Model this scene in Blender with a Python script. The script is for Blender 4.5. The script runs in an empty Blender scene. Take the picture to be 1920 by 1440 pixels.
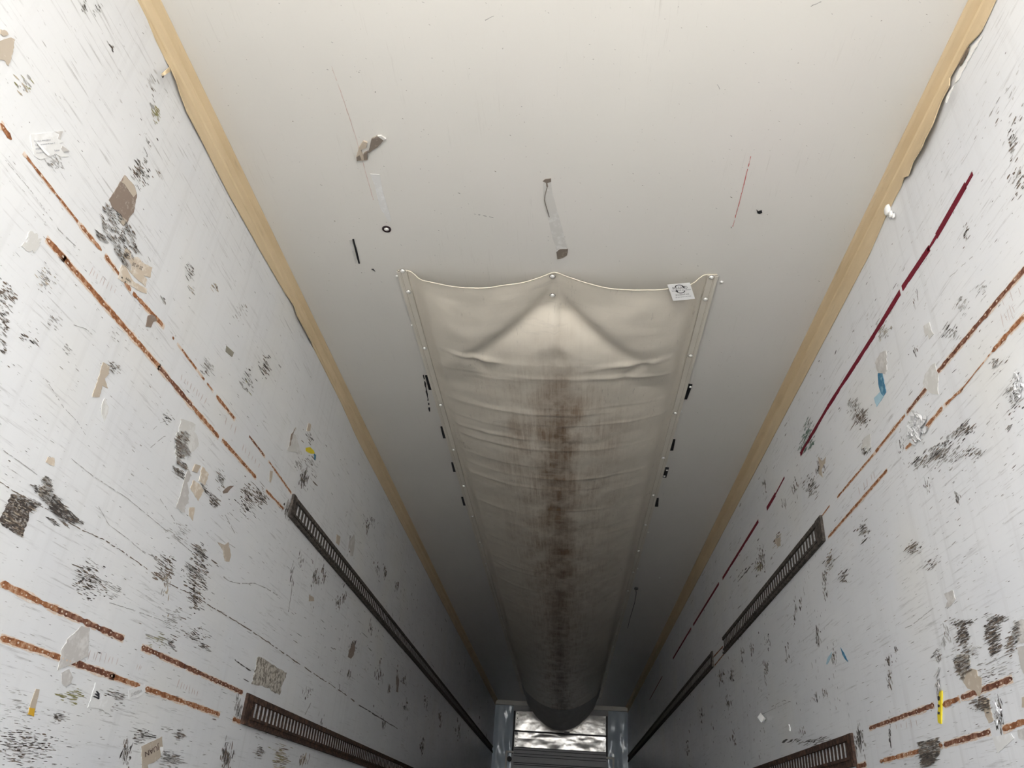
import bpy, bmesh, math, random
from mathutils import Vector, Matrix, noise

random.seed(11)
SC = bpy.context.scene
COL = SC.collection

# ------------------------------------------------------------------ measures
HW, H = 1.24, 2.60            # half inner width and inner height of the trailer box
YR, YF = -0.90, 15.735        # open rear end, front bulkhead
CAM = Vector((0.098, 0.0, 0.46))
FPX = 1454.18                 # focal length in pixels of the 1920-wide frame
_F = Vector((96.0, 846.0, FPX)).normalized()
_V = Vector((180.0, -2520.0, FPX)).normalized()
_X = _F.cross(_V).normalized()
_V = _X.cross(_F).normalized()

# ------------------------------------------------------------------ camera
cd = bpy.data.cameras.new('camera')
cam = bpy.data.objects.new('camera', cd)
COL.objects.link(cam)
cd.sensor_width = 36.0
cd.lens = FPX / 1920 * 36.0
cd.clip_start = 0.02
cam.matrix_world = Matrix(((_X.x, -_X.y, -_X.z, CAM.x),
                           (_F.x, -_F.y, -_F.z, CAM.y),
                           (_V.x, -_V.y, -_V.z, CAM.z),
                           (0, 0, 0, 1)))
SC.camera = cam

# ------------------------------------------------------------------ daylight
world = bpy.data.worlds.new('daylight')
SC.world = world
world.use_nodes = True
_b = world.node_tree.nodes['Background']
_b.inputs['Color'].default_value = (0.93, 0.96, 1.0, 1)
_b.inputs['Strength'].default_value = 3.0
sd = bpy.data.lights.new('sun', 'SUN')
sun = bpy.data.objects.new('sun', sd)
COL.objects.link(sun)
sd.energy = 8.0
sd.angle = math.radians(2.0)
sd.color = (1.0, 0.95, 0.86)
sun.rotation_euler = Vector((-0.90, 0.45, -1.0)).to_track_quat('-Z', 'Y').to_euler()

vs = SC.view_settings
vs.view_transform = 'Standard'
vs.look = 'None'
vs.gamma = 1.0
vs.use_curve_mapping = False
vs.exposure = 1.58
SC.cycles.max_bounces = 6
SC.cycles.diffuse_bounces = 3
SC.cycles.glossy_bounces = 2


# ------------------------------------------------------------------ helpers
def ray(px, py):
    v = Vector((px - 960.0, py - 720.0, FPX))
    return Vector((v.dot(_X), v.dot(_F), v.dot(_V)))


def P(side, px, py, off=0.0):
    """Where the sight line of a photo pixel meets a wall (L, R), the ceiling (C) or the bulkhead (F)."""
    d = ray(px, py)
    if side == 'L':
        t = (-HW + off - CAM.x) / d.x
    elif side == 'R':
        t = (HW - off - CAM.x) / d.x
    elif side == 'C':
        t = (H - off - CAM.z) / d.z
    else:
        t = (YF - off - CAM.y) / d.y
    return CAM + d * t


NORM = {'L': Vector((1, 0, 0)), 'R': Vector((-1, 0, 0)), 'C': Vector((0, 0, -1)), 'F': Vector((0, -1, 0))}


def obj(name, me, mats=None, parent=None):
    o = bpy.data.objects.new(name, me)
    COL.objects.link(o)
    if mats is not None and me is not None and len(me.materials) == 0:
        for m in (mats if isinstance(mats, (list, tuple)) else [mats]):
            me.materials.append(m)
    if parent:
        o.parent = parent
    return o


def tag(o, label=None, cat=None, group=None, kind=None):
    if label:
        o['label'] = label
    if cat:
        o['category'] = cat
    if group:
        o['group'] = group
    if kind:
        o['kind'] = kind
    return o


def empty(name, loc=(0, 0, 0)):
    o = bpy.data.objects.new(name, None)
    COL.objects.link(o)
    o.location = loc
    o.empty_display_size = 0.1
    return o


class MB:
    """collects faces; build() makes one mesh object"""

    def __init__(self):
        self.v, self.f, self.m = [], [], []

    def box(self, x0, x1, y0, y1, z0, z1, mi=0):
        n = len(self.v)
        self.v += [(x, y, z) for z in (z0, z1) for y in (y0, y1) for x in (x0, x1)]
        for q in ((0, 2, 3, 1), (4, 5, 7, 6), (0, 1, 5, 4), (2, 6, 7, 3), (0, 4, 6, 2), (1, 3, 7, 5)):
            self.f.append([n + i for i in q])
            self.m.append(mi)
        return self

    def solid(self, top, nrm, t, mi=0):
        """prism: outline 'top' pushed back by t against nrm"""
        n, k = len(self.v), len(top)
        self.v += [tuple(p) for p in top] + [tuple(p - nrm * t) for p in top]
        self.f.append(list(range(n, n + k)))
        self.f.append(list(range(n + 2 * k - 1, n + k - 1, -1)))
        self.m += [mi, mi]
        for i in range(k):
            j = (i + 1) % k
            self.f.append([n + i, n + k + i, n + k + j, n + j])
            self.m.append(mi)
        return self

    def flat(self, top, mi=0):
        n = len(self.v)
        self.v += [tuple(p) for p in top]
        self.f.append(list(range(n, n + len(top))))
        self.m.append(mi)
        return self

    def grid(self, rows, mi=0, close=False):
        n, c = len(self.v), len(rows[0])
        for r in rows:
            self.v += [tuple(p) for p in r]
        for i in range(len(rows) - 1):
            for j in range(c if close else c - 1):
                k = (j + 1) % c
                self.f.append([n + i * c + j, n + i * c + k, n + (i + 1) * c + k, n + (i + 1) * c + j])
                self.m.append(mi)
        return self

    def tube(self, pts, r, seg=8, mi=0):
        rows = []
        for i, p in enumerate(pts):
            a = pts[max(i - 1, 0)]
            b = pts[min(i + 1, len(pts) - 1)]
            d = (b - a).normalized()
            u = d.cross(Vector((0, 0, 1)))
            if u.length < 1e-3:
                u = d.cross(Vector((1, 0, 0)))
            u.normalize()
            w = u.cross(d)
            rows.append([p + (u * math.cos(q * 2 * math.pi / seg) + w * math.sin(q * 2 * math.pi / seg)) * r for q in range(seg)])
        return self.grid(rows, mi, True)

    def mesh(self, name, smooth=False):
        me = bpy.data.meshes.new(name)
        me.from_pydata(self.v, [], self.f)
        me.update()
        me.polygons.foreach_set('material_index', self.m)
        if smooth:
            me.polygons.foreach_set('use_smooth', [True] * len(self.f))
        bm = bmesh.new()
        bm.from_mesh(me)
        bmesh.ops.recalc_face_normals(bm, faces=bm.faces)
        bm.to_mesh(me)
        bm.free()
        return me

    def build(self, name, mats, parent=None, smooth=False):
        return obj(name, self.mesh(name, smooth), mats, parent)


# ------------------------------------------------------------------ materials
class NT:
    def __init__(self, name, rough=0.5, metal=0.0, spec=0.5):
        self.mat = bpy.data.materials.new(name)
        self.mat.use_nodes = True
        self.t = self.mat.node_tree
        self.b = self.t.nodes['Principled BSDF']
        self.b.inputs['Roughness'].default_value = rough
        self.b.inputs['Metallic'].default_value = metal
        self.b.inputs['Specular IOR Level'].default_value = spec
        self.co = self.t.nodes.new('ShaderNodeTexCoord').outputs['Object']

    def link(self, a, b):
        self.t.links.new(a, b)

    def noise(self, scale=(1, 1, 1), s=1.0, detail=4.0, rough=0.6, off=(0, 0, 0), dist=0.0):
        mp = self.t.nodes.new('ShaderNodeMapping')
        mp.inputs['Scale'].default_value = scale
        mp.inputs['Location'].default_value = off
        self.link(self.co, mp.inputs['Vector'])
        n = self.t.nodes.new('ShaderNodeTexNoise')
        n.inputs['Scale'].default_value = s
        n.inputs['Detail'].default_value = detail
        n.inputs['Roughness'].default_value = rough
        n.inputs['Distortion'].default_value = dist
        self.link(mp.outputs['Vector'], n.inputs['Vector'])
        return n.outputs['Fac']

    def ramp(self, src, stops):
        r = self.t.nodes.new('ShaderNodeValToRGB')
        e = r.color_ramp.elements
        while len(e) < len(stops):
            e.new(0.5)
        for i, (p, c) in enumerate(stops):
            e[i].position = p
            e[i].color = (c, c, c, 1) if isinstance(c, (int, float)) else (*c, 1)
        self.link(src, r.inputs['Fac'])
        return r.outputs['Color']

    def math(self, op, a, b=None, clamp=False):
        n = self.t.nodes.new('ShaderNodeMath')
        n.operation = op
        n.use_clamp = clamp
        for i, x in enumerate((a, b)):
            if x is None:
                continue
            if isinstance(x, (int, float)):
                n.inputs[i].default_value = x
            else:
                self.link(x, n.inputs[i])
        return n.outputs[0]

    def mix(self, fac, a, b, mode='MIX'):
        n = self.t.nodes.new('ShaderNodeMix')
        n.data_type = 'RGBA'
        n.blend_type = mode
        for sock, x in ((n.inputs[0], fac), (n.inputs[6], a), (n.inputs[7], b)):
            if isinstance(x, (int, float)):
                sock.default_value = x if sock == n.inputs[0] else (x, x, x, 1)
            elif isinstance(x, tuple):
                sock.default_value = (*x, 1)
            else:
                self.link(x, sock)
        return n.outputs[2]

    def xyz(self):
        s = self.t.nodes.new('ShaderNodeSeparateXYZ')
        self.link(self.co, s.inputs[0])
        return s.outputs

    def color(self, c):
        if isinstance(c, tuple):
            self.b.inputs['Base Color'].default_value = (*c, 1)
        else:
            self.link(c, self.b.inputs['Base Color'])
        return self

    def rough(self, r):
        self.link(r, self.b.inputs['Roughness'])
        return self

    def bump(self, h, strength=0.2, dist=0.01):
        n = self.t.nodes.new('ShaderNodeBump')
        n.inputs['Strength'].default_value = strength
        n.inputs['Distance'].default_value = dist
        self.link(h, n.inputs['Height'])
        self.link(n.outputs['Normal'], self.b.inputs['Normal'])
        return self


def plain(name, c, rough=0.6, metal=0.0, var=0.12, s=12.0, spec=0.5):
    n = NT(name, rough, metal, spec)
    f = n.noise(s=s, detail=5)
    lo = tuple(x * (1 - var) for x in c)
    hi = tuple(min(1, x * (1 + var)) for x in c)
    n.color(n.ramp(f, [(0.3, lo), (0.7, hi)]))
    return n.mat


def wall_mat(name, base, seed, streak_axis_mul=1.0):
    n = NT(name, 0.38, 0, 0.4)
    big = n.noise((1, 0.7, 0.9), 2.2, 2, 0.6, (seed, 0, 0))
    c = n.ramp(big, [(0.3, tuple(x * y for x, y in zip(base, (0.93, 0.935, 0.95)))), (0.68, base)])
    # dust yellowing in soft patches
    y1 = n.noise((1, 1.1, 1.3), 1.6, 1, 0.5, (seed + 9, 3, 0))
    c = n.mix(n.ramp(y1, [(0.55, 0.0), (0.78, 0.35)]), c, (base[0] * 0.97, base[1] * 0.93, base[2] * 0.82))
    # short dark rub streaks along the trailer's length
    s1 = n.noise((1, 5.5, 120), 1.0, 4, 0.65, (seed, 1.3, 0))
    p1 = n.noise((1, 1.5, 3.2), 1.7, 2, 0.6, (seed + 4, 7, 2))
    m1 = n.math('MULTIPLY', n.ramp(s1, [(0.57, 0.0), (0.68, 1.0)]), n.ramp(p1, [(0.40, 0.08), (0.64, 0.85)]))
    c = n.mix(n.math('MULTIPLY', m1, 0.62), c, (0.26, 0.245, 0.23))
    # thin vertical runs of dirt
    s2 = n.noise((1, 26, 1.3), 1.0, 3, 0.6, (seed + 2, 0, 5))
    p2 = n.noise((1, 0.5, 0.5), 1.6, 1, 0.5, (seed + 5, 1, 2))
    m2 = n.math('MULTIPLY', n.ramp(s2, [(0.52, 0.0), (0.74, 1.0)]), n.ramp(p2, [(0.4, 0.1), (0.62, 0.8)]))
    c = n.mix(n.math('MULTIPLY', m2, 0.22), c, (0.30, 0.28, 0.26))
    n.color(c)
    r = n.noise((1, 2, 9), 2.0, 1, 0.6, (seed, 0, 3))
    n.rough(n.ramp(r, [(0.3, 0.30), (0.7, 0.48)]))
    n.bump(n.noise((1, 3, 30), 1.0, 2, 0.6), 0.10, 0.004)
    return n.mat


def ceil_mat():
    n = NT('ceiling_panel', 0.42, 0, 0.4)
    base = (0.71, 0.69, 0.648)
    big = n.noise((1.1, 0.8, 1), 1.5, 2, 0.55)
    c = n.ramp(big, [(0.3, tuple(x * 0.955 for x in base)), (0.7, base)])
    pk = n.noise((1.0, 0.9, 1), 1.1, 2, 0.5, (5, 2, 0))
    c = n.mix(n.ramp(pk, [(0.5, 0.0), (0.75, 0.5)]), c, (0.72, 0.682, 0.66))
    s1 = n.noise((130, 6, 1), 1.0, 5, 0.65)
    p1 = n.noise((1.6, 1.1, 1), 1.6, 2, 0.6, (3, 0, 0))
    m1 = n.math('MULTIPLY', n.ramp(s1, [(0.60, 0.0), (0.72, 1.0)]), n.ramp(p1, [(0.45, 0.0), (0.7, 0.8)]))
    c = n.mix(n.math('MULTIPLY', m1, 0.4), c, (0.40, 0.37, 0.33))
    sp = n.noise((1, 1, 1), 95, 2, 0.5)
    c = n.mix(n.ramp(sp, [(0.735, 0.0), (0.77, 0.6)]), c, (0.16, 0.14, 0.12))
    n.color(c)
    n.bump(n.noise((1, 1, 1), 260, 2, 0.5), 0.05, 0.002)
    return n.mat


def duct_mat():
    n = NT('duct_canvas', 0.40, 0, 0.45)
    base = (0.77, 0.71, 0.61)
    big = n.noise((1.2, 0.8, 1), 2.0, 4, 0.6)
    c = n.ramp(big, [(0.3, tuple(x * 0.90 for x in base)), (0.7, base)])
    x, y, z = n.xyz()
    # brown staining: heaviest along the middle, begins behind the first fold
    ax = n.math('ABSOLUTE', n.math('ADD', x, n.math('MULTIPLY', n.math('SUBTRACT', n.noise((2, 1.1, 1), 1.2, 3, 0.5, (1, 0, 0)), 0.5), 0.30)))
    wide = n.ramp(ax, [(0.06, 1.0), (0.20, 0.62), (0.52, 0.0)])
    core = n.ramp(n.math('ABSOLUTE', n.math('SUBTRACT', n.math('ADD', x, n.math('MULTIPLY', n.math('SUBTRACT', n.noise((1, 0.8, 1), 1.0, 2, 0.5, (4, 1, 0)), 0.5), 0.14)), 0.01)), [(0.0, 1.0), (0.14, 0.0)])
    mr = n.t.nodes.new('ShaderNodeMapRange')
    mr.inputs['From Min'].default_value = 2.95
    mr.inputs['From Max'].default_value = 3.9
    n.link(y, mr.inputs['Value'])
    along = mr.outputs['Result']
    st = n.noise((55, 2.6, 1), 1.0, 6, 0.7)
    st2 = n.noise((9, 5, 1), 1.0, 5, 0.65, (2, 2, 0))
    grain = n.math('MULTIPLY', n.ramp(st, [(0.34, 0.15), (0.62, 1.0)]), n.ramp(st2, [(0.36, 0.12), (0.62, 1.0)]))
    m = n.math('MULTIPLY', n.math('MULTIPLY', wide, along), grain)
    c = n.mix(n.math('MULTIPLY', m, 1.0, True), c, (0.26, 0.160, 0.085))
    m2 = n.math('MULTIPLY', n.math('MULTIPLY', core, along), n.ramp(st2, [(0.3, 0.35), (0.6, 1.0)]))
    c = n.mix(n.math('MULTIPLY', m2, 0.72), c, (0.155, 0.090, 0.045))
    # wiped pale patches across
    wp = n.noise((4, 22, 1), 1.0, 5, 0.65, (8, 3, 0))
    c = n.mix(n.math('MULTIPLY', n.ramp(wp, [(0.57, 0.0), (0.70, 0.6)]), wide), c, (0.56, 0.51, 0.44))
    # small dark scrapes
    s1 = n.noise((70, 12, 1), 1.0, 5, 0.7, (0, 9, 0))
    p1 = n.noise((2.2, 1.6, 1), 1.6, 4, 0.6, (3, 7, 0))
    m1 = n.math('MULTIPLY', n.ramp(s1, [(0.60, 0.0), (0.69, 1.0)]), n.ramp(p1, [(0.45, 0.05), (0.66, 0.9)]))
    c = n.mix(n.math('MULTIPLY', m1, 0.55), c, (0.17, 0.13, 0.10))
    n.color(c)
    h = n.math('ADD', n.noise((6, 6, 1), 1.3, 5, 0.6), n.math('MULTIPLY', n.noise((1.6, 26, 1), 1.0, 3, 0.5, (0, 4, 0)), 0.5))
    n.bump(h, 0.22, 0.012)
    return n.mat


def rust_mat(name, dark, mid, pale, s=60):
    n = NT(name, 0.85, 0, 0.2)
    f = n.noise((1, 1, 1), s, 6, 0.7)
    n.color(n.ramp(f, [(0.30, dark), (0.50, mid), (0.72, pale)]))
    n.bump(f, 0.4, 0.002)
    return n.mat


def residue_mat(name, c, wear, s=55, edge=0.55, stretch=(1, 1, 1)):
    """paper or tape remnant: its own colour worn through to pale backing"""
    n = NT(name, 0.5, 0, 0.4)
    f = n.noise(stretch, s, 6, 0.7)
    n.color(n.mix(n.ramp(f, [(edge, 0.0), (edge + 0.12, 1.0)]), c, wear))
    return n.mat


M = {}
M['wall_l'] = wall_mat('wall_paint_left', (0.728, 0.728, 0.725), 0.0)
M['wall_r'] = wall_mat('wall_paint_right', (0.755, 0.758, 0.765), 13.0)
M['ceil'] = ceil_mat()
M['duct'] = duct_mat()


def trim_mat():
    n = NT('tan_trim', 0.45, 0, 0.4)
    f = n.noise((6, 1.2, 6), 3.0, 5, 0.6)
    c = n.ramp(f, [(0.3, (0.585, 0.455, 0.285)), (0.7, (0.68, 0.54, 0.35))])
    s = n.noise((60, 5, 60), 1.0, 4, 0.6)
    c = n.mix(n.ramp(s, [(0.62, 0.0), (0.75, 0.35)]), c, (0.30, 0.22, 0.13))
    n.color(c)
    return n.mat


M['trim'] = trim_mat()
M['white'] = plain('white_sealant', (0.88, 0.87, 0.84), 0.35, 0, 0.04)
M['paper'] = plain('white_label_paper', (0.86, 0.86, 0.85), 0.5, 0, 0.04)
M['ink'] = plain('black_ink', (0.035, 0.034, 0.038), 0.5, 0, 0.1)
M['ink_blue'] = plain('faded_blue_ink', (0.10, 0.10, 0.14), 0.6, 0, 0.2)
M['ink_brown'] = plain('brown_ink', (0.12, 0.08, 0.07), 0.6, 0, 0.2)
M['rail'] = rust_mat('rusty_rail_steel', (0.018, 0.012, 0.010), (0.055, 0.034, 0.026), (0.16, 0.085, 0.055), 38)
M['rail_dark'] = rust_mat('grimy_rail_steel', (0.020, 0.018, 0.016), (0.065, 0.055, 0.048), (0.17, 0.145, 0.125), 45)


def slot_mat():
    n = NT('galvanised_backing', 0.5, 0.15, 0.5)
    f = n.noise((1, 14, 30), 2.0, 5, 0.7)
    n.color(n.ramp(f, [(0.30, (0.34, 0.34, 0.345)), (0.52, (0.66, 0.67, 0.68)), (0.75, (0.80, 0.81, 0.82))]))
    return n.mat


M['slot'] = slot_mat()
M['rust'] = rust_mat('rust_stain', (0.10, 0.035, 0.017), (0.30, 0.125, 0.055), (0.60, 0.41, 0.28), 48)
M['rust_dark'] = rust_mat('dark_rust_stain', (0.055, 0.020, 0.014), (0.17, 0.070, 0.042), (0.42, 0.26, 0.18), 48)
M['halo'] = residue_mat('pale_rust_bloom', (0.66, 0.52, 0.41), (0.74, 0.68, 0.62), 60, 0.48)
M['dot'] = plain('pale_screw_spot', (0.62, 0.49, 0.38), 0.6, 0, 0.1)
M['red'] = plain('dark_red_tape', (0.155, 0.011, 0.024), 0.7, 0, 0.12, 30, 0.15)
M['metal'] = None
M['snap'] = plain('snap_rivet', (0.80, 0.79, 0.76), 0.28, 0.35, 0.05)
M['black'] = plain('black_plastic', (0.008, 0.008, 0.010), 0.5, 0, 0.2)
M['floor'] = plain('aluminium_floor', (0.20, 0.20, 0.20), 0.55, 0.2, 0.2, 8)
M['bounce_door'] = plain('bounce_door_skin', (0.72, 0.72, 0.72), 0.4, 0, 0.03)
M['ground'] = plain('concrete_yard', (0.47, 0.45, 0.42), 0.9, 0, 0.12, 0.8)
M['fl_dark'] = plain('dark_scuff', (0.060, 0.052, 0.047), 0.7, 0, 0.4, 60)
M['fl_brown'] = plain('brown_scuff', (0.15, 0.115, 0.088), 0.7, 0, 0.4, 60)
M['fl_grey'] = plain('grey_scuff', (0.34, 0.33, 0.315), 0.7, 0, 0.25, 60)
M['fl_tan'] = plain('tan_scuff', (0.40, 0.34, 0.26), 0.7, 0, 0.25, 60)
M['fl_olive'] = plain('olive_scuff', (0.25, 0.23, 0.10), 0.7, 0, 0.25, 60)
M['fl_green'] = plain('green_scuff', (0.13, 0.19, 0.16), 0.7, 0, 0.25, 60)
M['fl_pale'] = plain('pale_scuff', (0.53, 0.52, 0.505), 0.7, 0, 0.1, 60)
M['fl_white'] = plain('white_scuff', (0.86, 0.86, 0.85), 0.5, 0, 0.03, 60)
M['tape_tan'] = residue_mat('tan_tape', (0.47, 0.40, 0.32), (0.62, 0.57, 0.50), 30, 0.55)
M['paper_tan'] = residue_mat('tan_paper', (0.56, 0.47, 0.37), (0.70, 0.64, 0.56), 28, 0.5)
M['tape_brown'] = residue_mat('brown_tape', (0.235, 0.18, 0.145), (0.44, 0.38, 0.33), 40, 0.56)
M['tape_grey'] = residue_mat('grey_tape', (0.50, 0.475, 0.45), (0.62, 0.60, 0.575), 24, 0.5)
M['tape_pale'] = residue_mat('pale_tape', (0.60, 0.585, 0.555), (0.70, 0.69, 0.67), 24, 0.5)
M['tape_clear'] = residue_mat('clear_tape', (0.70, 0.695, 0.68), (0.78, 0.78, 0.775), 24, 0.5)
M['tape_olive'] = residue_mat('olive_tape', (0.27, 0.25, 0.20), (0.42, 0.40, 0.34), 40, 0.6)
M['dirty'] = residue_mat('dirty_glue', (0.20, 0.175, 0.145), (0.52, 0.48, 0.42), 60, 0.43)
M['dirty_dark'] = residue_mat('dark_glue', (0.075, 0.06, 0.052), (0.50, 0.47, 0.43), 75, 0.52)
M['duct_tape'] = residue_mat('brown_duct_tape', (0.20, 0.165, 0.135), (0.34, 0.29, 0.25), 40, 0.55)
M['yellow'] = plain('yellow_tape', (0.74, 0.60, 0.03), 0.45, 0, 0.08)
M['orange'] = plain('orange_smear', (0.62, 0.36, 0.03), 0.6, 0, 0.15)
M['blue'] = residue_mat('blue_paint', (0.035, 0.16, 0.27), (0.22, 0.40, 0.50), 30, 0.52)
M['blue_pale'] = plain('pale_blue_paint', (0.36, 0.52, 0.60), 0.6, 0, 0.12)
M['foil'] = plain('shiny_clear_film', (0.80, 0.80, 0.81), 0.16, 0.25, 0.12, 30)
M['bluish'] = None


def panel_mat():
    n = NT('blue_grey_panel', 0.16, 0, 0.6)
    f = n.noise((1.5, 1, 0.9), 2.0, 4, 0.55)
    n.color(n.ramp(f, [(0.3, (0.52, 0.59, 0.65)), (0.7, (0.62, 0.69, 0.75))]))
    n.bump(n.noise((2.4, 1, 1.1), 1.3, 2, 0.5), 0.5, 0.05)
    return n.mat


def sheet_mat():
    n = NT('battered_bright_sheet', 0.27, 0.75, 0.5)
    f = n.noise((3.0, 1, 4.0), 2.4, 5, 0.6)
    n.color(n.ramp(f, [(0.3, (0.62, 0.58, 0.53)), (0.7, (0.92, 0.89, 0.84))]))
    n.bump(n.noise((1.6, 1, 1.9), 1.7, 3, 0.5, (2, 0, 0)), 0.35, 0.05)
    return n.mat


M['panel'] = panel_mat()
M['sheet'] = sheet_mat()
M['bulk'] = plain('grey_bulkhead', (0.46, 0.455, 0.45), 0.42, 0, 0.06, 6)
M['bulk_lt'] = plain('pale_frame', (0.72, 0.69, 0.62), 0.4, 0, 0.06, 6)
M['grime_shade'] = plain('black_grime_and_shade', (0.03, 0.03, 0.032), 0.6, 0, 0.3, 30)

# ------------------------------------------------------------------ yard outside and the box
g = MB().box(-60, 60, -70, 60, -1.45, -1.25).build('ground', M['ground'])
tag(g, kind='structure')
floor = MB().box(-HW - 0.06, HW + 0.06, YR, YF + 0.10, -0.14, 0.0)
for i in range(41):
    x = -1.2 + i * 0.06
    floor.box(x - 0.012, x + 0.012, YR + 0.02, YF - 0.001, 0.0, 0.022)
tag(floor.build('floor', M['floor']), kind='structure')
wall_left = tag(MB().box(-HW - 0.06, -HW, YR, YF + 0.10, 0.0, H).build('wall_left', M['wall_l']), kind='structure')
wall_right = tag(MB().box(HW, HW + 0.06, YR, YF + 0.10, 0.0, H).build('wall_right', M['wall_r']), kind='structure')
ceiling = tag(MB().box(-HW - 0.06, HW + 0.06, YR, YF + 0.10, H, H + 0.09).build('ceiling', M['ceil']), kind='structure')
# unseen open door behind the viewer, added to bounce light onto the right side
dm = MB()
for x0, x1 in ((0.0, 1.22),):
    dm.box(x0, x1, -0.05, 0.0, 0.02, 2.58)
dr = dm.build('bounce_door_1', M['bounce_door'])
dr.location = (-HW - 0.03, YR - 0.02, 0)
dr.rotation_euler = (0, 0, math.radians(-112))
tag(dr, kind='structure')
WALL = {'L': wall_left, 'R': wall_right, 'C': ceiling}

# ------------------------------------------------------------------ corner trims
def interp(tab, y):
    if y <= tab[0][0]:
        return tab[0][1]
    for (a, b), (c, d) in zip(tab, tab[1:]):
        if y <= c:
            return b + (d - b) * (y - a) / (c - a)
    return tab[-1][1]


def edge_tab(side, pts, far):
    t = []
    for p in pts:
        q = P(side, *p)
        t.append((q.y, H - q.z))
    t = sorted(t)
    return t + [(t[-1][0] + 0.4, far), (YF, far)]


LE = edge_tab('L', [(258, 0), (275, 35), (291, 75), (306, 105), (315, 128), (321, 150), (345, 210), (378, 270), (430, 370),
                    (492, 480), (517, 523), (546, 572), (552, 592), (577, 637), (588, 654), (640, 757)], 0.090)
RE = edge_tab('R', [(1870, 0), (1842, 62), (1828, 78), (1806, 98), (1797, 120), (1786, 148), (1789, 160), (1775, 190), (1761, 235),
                    (1741, 278), (1721, 305), (1711, 330), (1700, 333), (1690, 352), (1665, 400), (1630, 480)], 0.100)


def make_trim(name, s, tab, lift_tab, lip, bevel):
    ys, y = [], YR + 0.01
    while y < YF - 0.02:
        ys.append(y)
        y += 0.012 if 1.2 < y < 3.6 else 0.12
    ys.append(YF - 0.02)
    rows = []
    for y in ys:
        h = interp(tab, y)
        lf = interp(lift_tab, y)
        a = 0.0015 * noise.noise(Vector((0, y * 3, s)))
        pr = [(0.0005, 0.0005), (lip, 0.0005), (lip, 0.005), (lip - 0.010, 0.0085)]
        if bevel:
            pr += [(0.020, 0.013), (0.013, 0.040), (0.0085, 0.046)]
        else:
            pr += [(0.012, 0.012), (0.0085, 0.018)]
        pr += [(0.005 + lf * 0.5 + a, max(h * 0.75, 0.047)), (0.004 + lf, max(h, 0.049)), (0.0005 + lf, max(h, 0.0495)), (0.0005, 0.030)]
        rows.append([Vector((s * (HW - x), y, H - z)) for x, z in pr])
    o = MB().grid(rows, 0, True).build(name, M['trim'])
    return tag(o, kind='structure')


yL0, yL1 = P('L', 547, 574).y, P('L', 580, 640).y
yA, yB = P('L', 317, 140).y, P('L', 330, 175).y
trim_l = make_trim('trim_1', -1, LE, [(yA - 0.05, 0.0), (yA + 0.02, 0.014), (yB, 0.010), (yB + 0.35, 0.003), (yL0 - 0.1, 0.003), (yL0 + 0.02, 0.012), (yL1, 0.010), (yL1 + 0.05, 0.0)], 0.044, True)
yR0, yR1, yR2 = P('R', 1783, 168).y, P('R', 1750, 265).y, P('R', 1705, 332).y
trim_r = make_trim('trim_2', 1, RE, [(yR0 - 0.25, 0.002), (yR0, 0.012), (yR1, 0.022), (yR2, 0.010), (yR2 + 0.06, 0.001)], 0.046, False)


def jag(pts, amp, step=6.0, rnd=random):
    """roughen a pixel outline"""
    out = []
    for (ax, ay), (bx, by) in zip(pts, pts[1:] + pts[:1]):
        L = math.hypot(bx - ax, by - ay)
        n = max(1, int(L / step))
        for i in range(n):
            t = i / n
            k = amp if i else amp * 0.4
            out.append((ax + (bx - ax) * t + rnd.uniform(-k, k), ay + (by - ay) * t + rnd.uniform(-k, k)))
    return out


def patch_mesh(mb, side, pts, off=0.0012, t=0.0010, amp=1.2, step=5.0, mi=0):
    mb.solid([P(side, x, y, off) for x, y in (jag(pts, amp, step) if amp else pts)], NORM[side], t, mi)
    return mb


# white strip of wall left bare where the right trim is torn, and its torn lips
mb = MB()
patch_mesh(mb, 'R', [(1838, 70), (1829, 80), (1816, 92), (1806, 112), (1793, 142), (1790, 156), (1796, 150), (1812, 118), (1830, 88), (1842, 66)], 0.004, 0.003, 0.5)
mb.build('torn_backing', M['white'], trim_r)
mb = MB()
patch_mesh(mb, 'R', [(1786, 162), (1789, 160), (1780, 178), (1774, 193), (1772, 190), (1776, 178)], 0.026, 0.002, 0.3)
mb.build('torn_lip', M['white'], trim_r)
mb = MB()
patch_mesh(mb, 'R', [(1814, 90), (1818, 87), (1812, 103), (1800, 124), (1797, 121), (1806, 104)], 0.009, 0.002, 0.5)
mb.build('torn_gap', M['fl_brown'], trim_r)
# curled sliver sticking out of the left trim
mb = MB()
rows = []
for i in range(9):
    a = i / 8
    q = P('L', 318 - 15 * a, 126 + 13 * a, 0.012 + 0.028 * math.sin(a * 2.6))
    q2 = P('L', 320 - 15 * a, 134 + 9 * a, 0.016 + 0.030 * math.sin(a * 2.6))
    rows.append([q, q2, q2 + Vector((-0.002, 0, 0.001)), q + Vector((-0.002, 0, 0.001))])
mb.grid(rows, 0, True).build('curled_sliver', M['trim'], trim_l)
mb = MB()
pts = []
c0 = P('L', 304, 141, 0.010)
for i in range(13):
    a = i / 12 * 2 * math.pi
    pts.append(c0 + Vector((0.004 * math.sin(a * 0.5), 0.007 * math.cos(a), 0.007 * math.sin(a))))
mb.tube(pts, 0.0015, 6).build('wire_loop', M['fl_dark'], trim_l)

# ------------------------------------------------------------------ front bulkhead
def fx(px, py):
    q = P('F', px, py)
    return q.x, q.z


wf = MB().box(-HW, HW, YF + 0.001, YF + 0.10, 0.0, H).build('wall_front', M['bulk'])
tag(wf, kind='structure')


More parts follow.
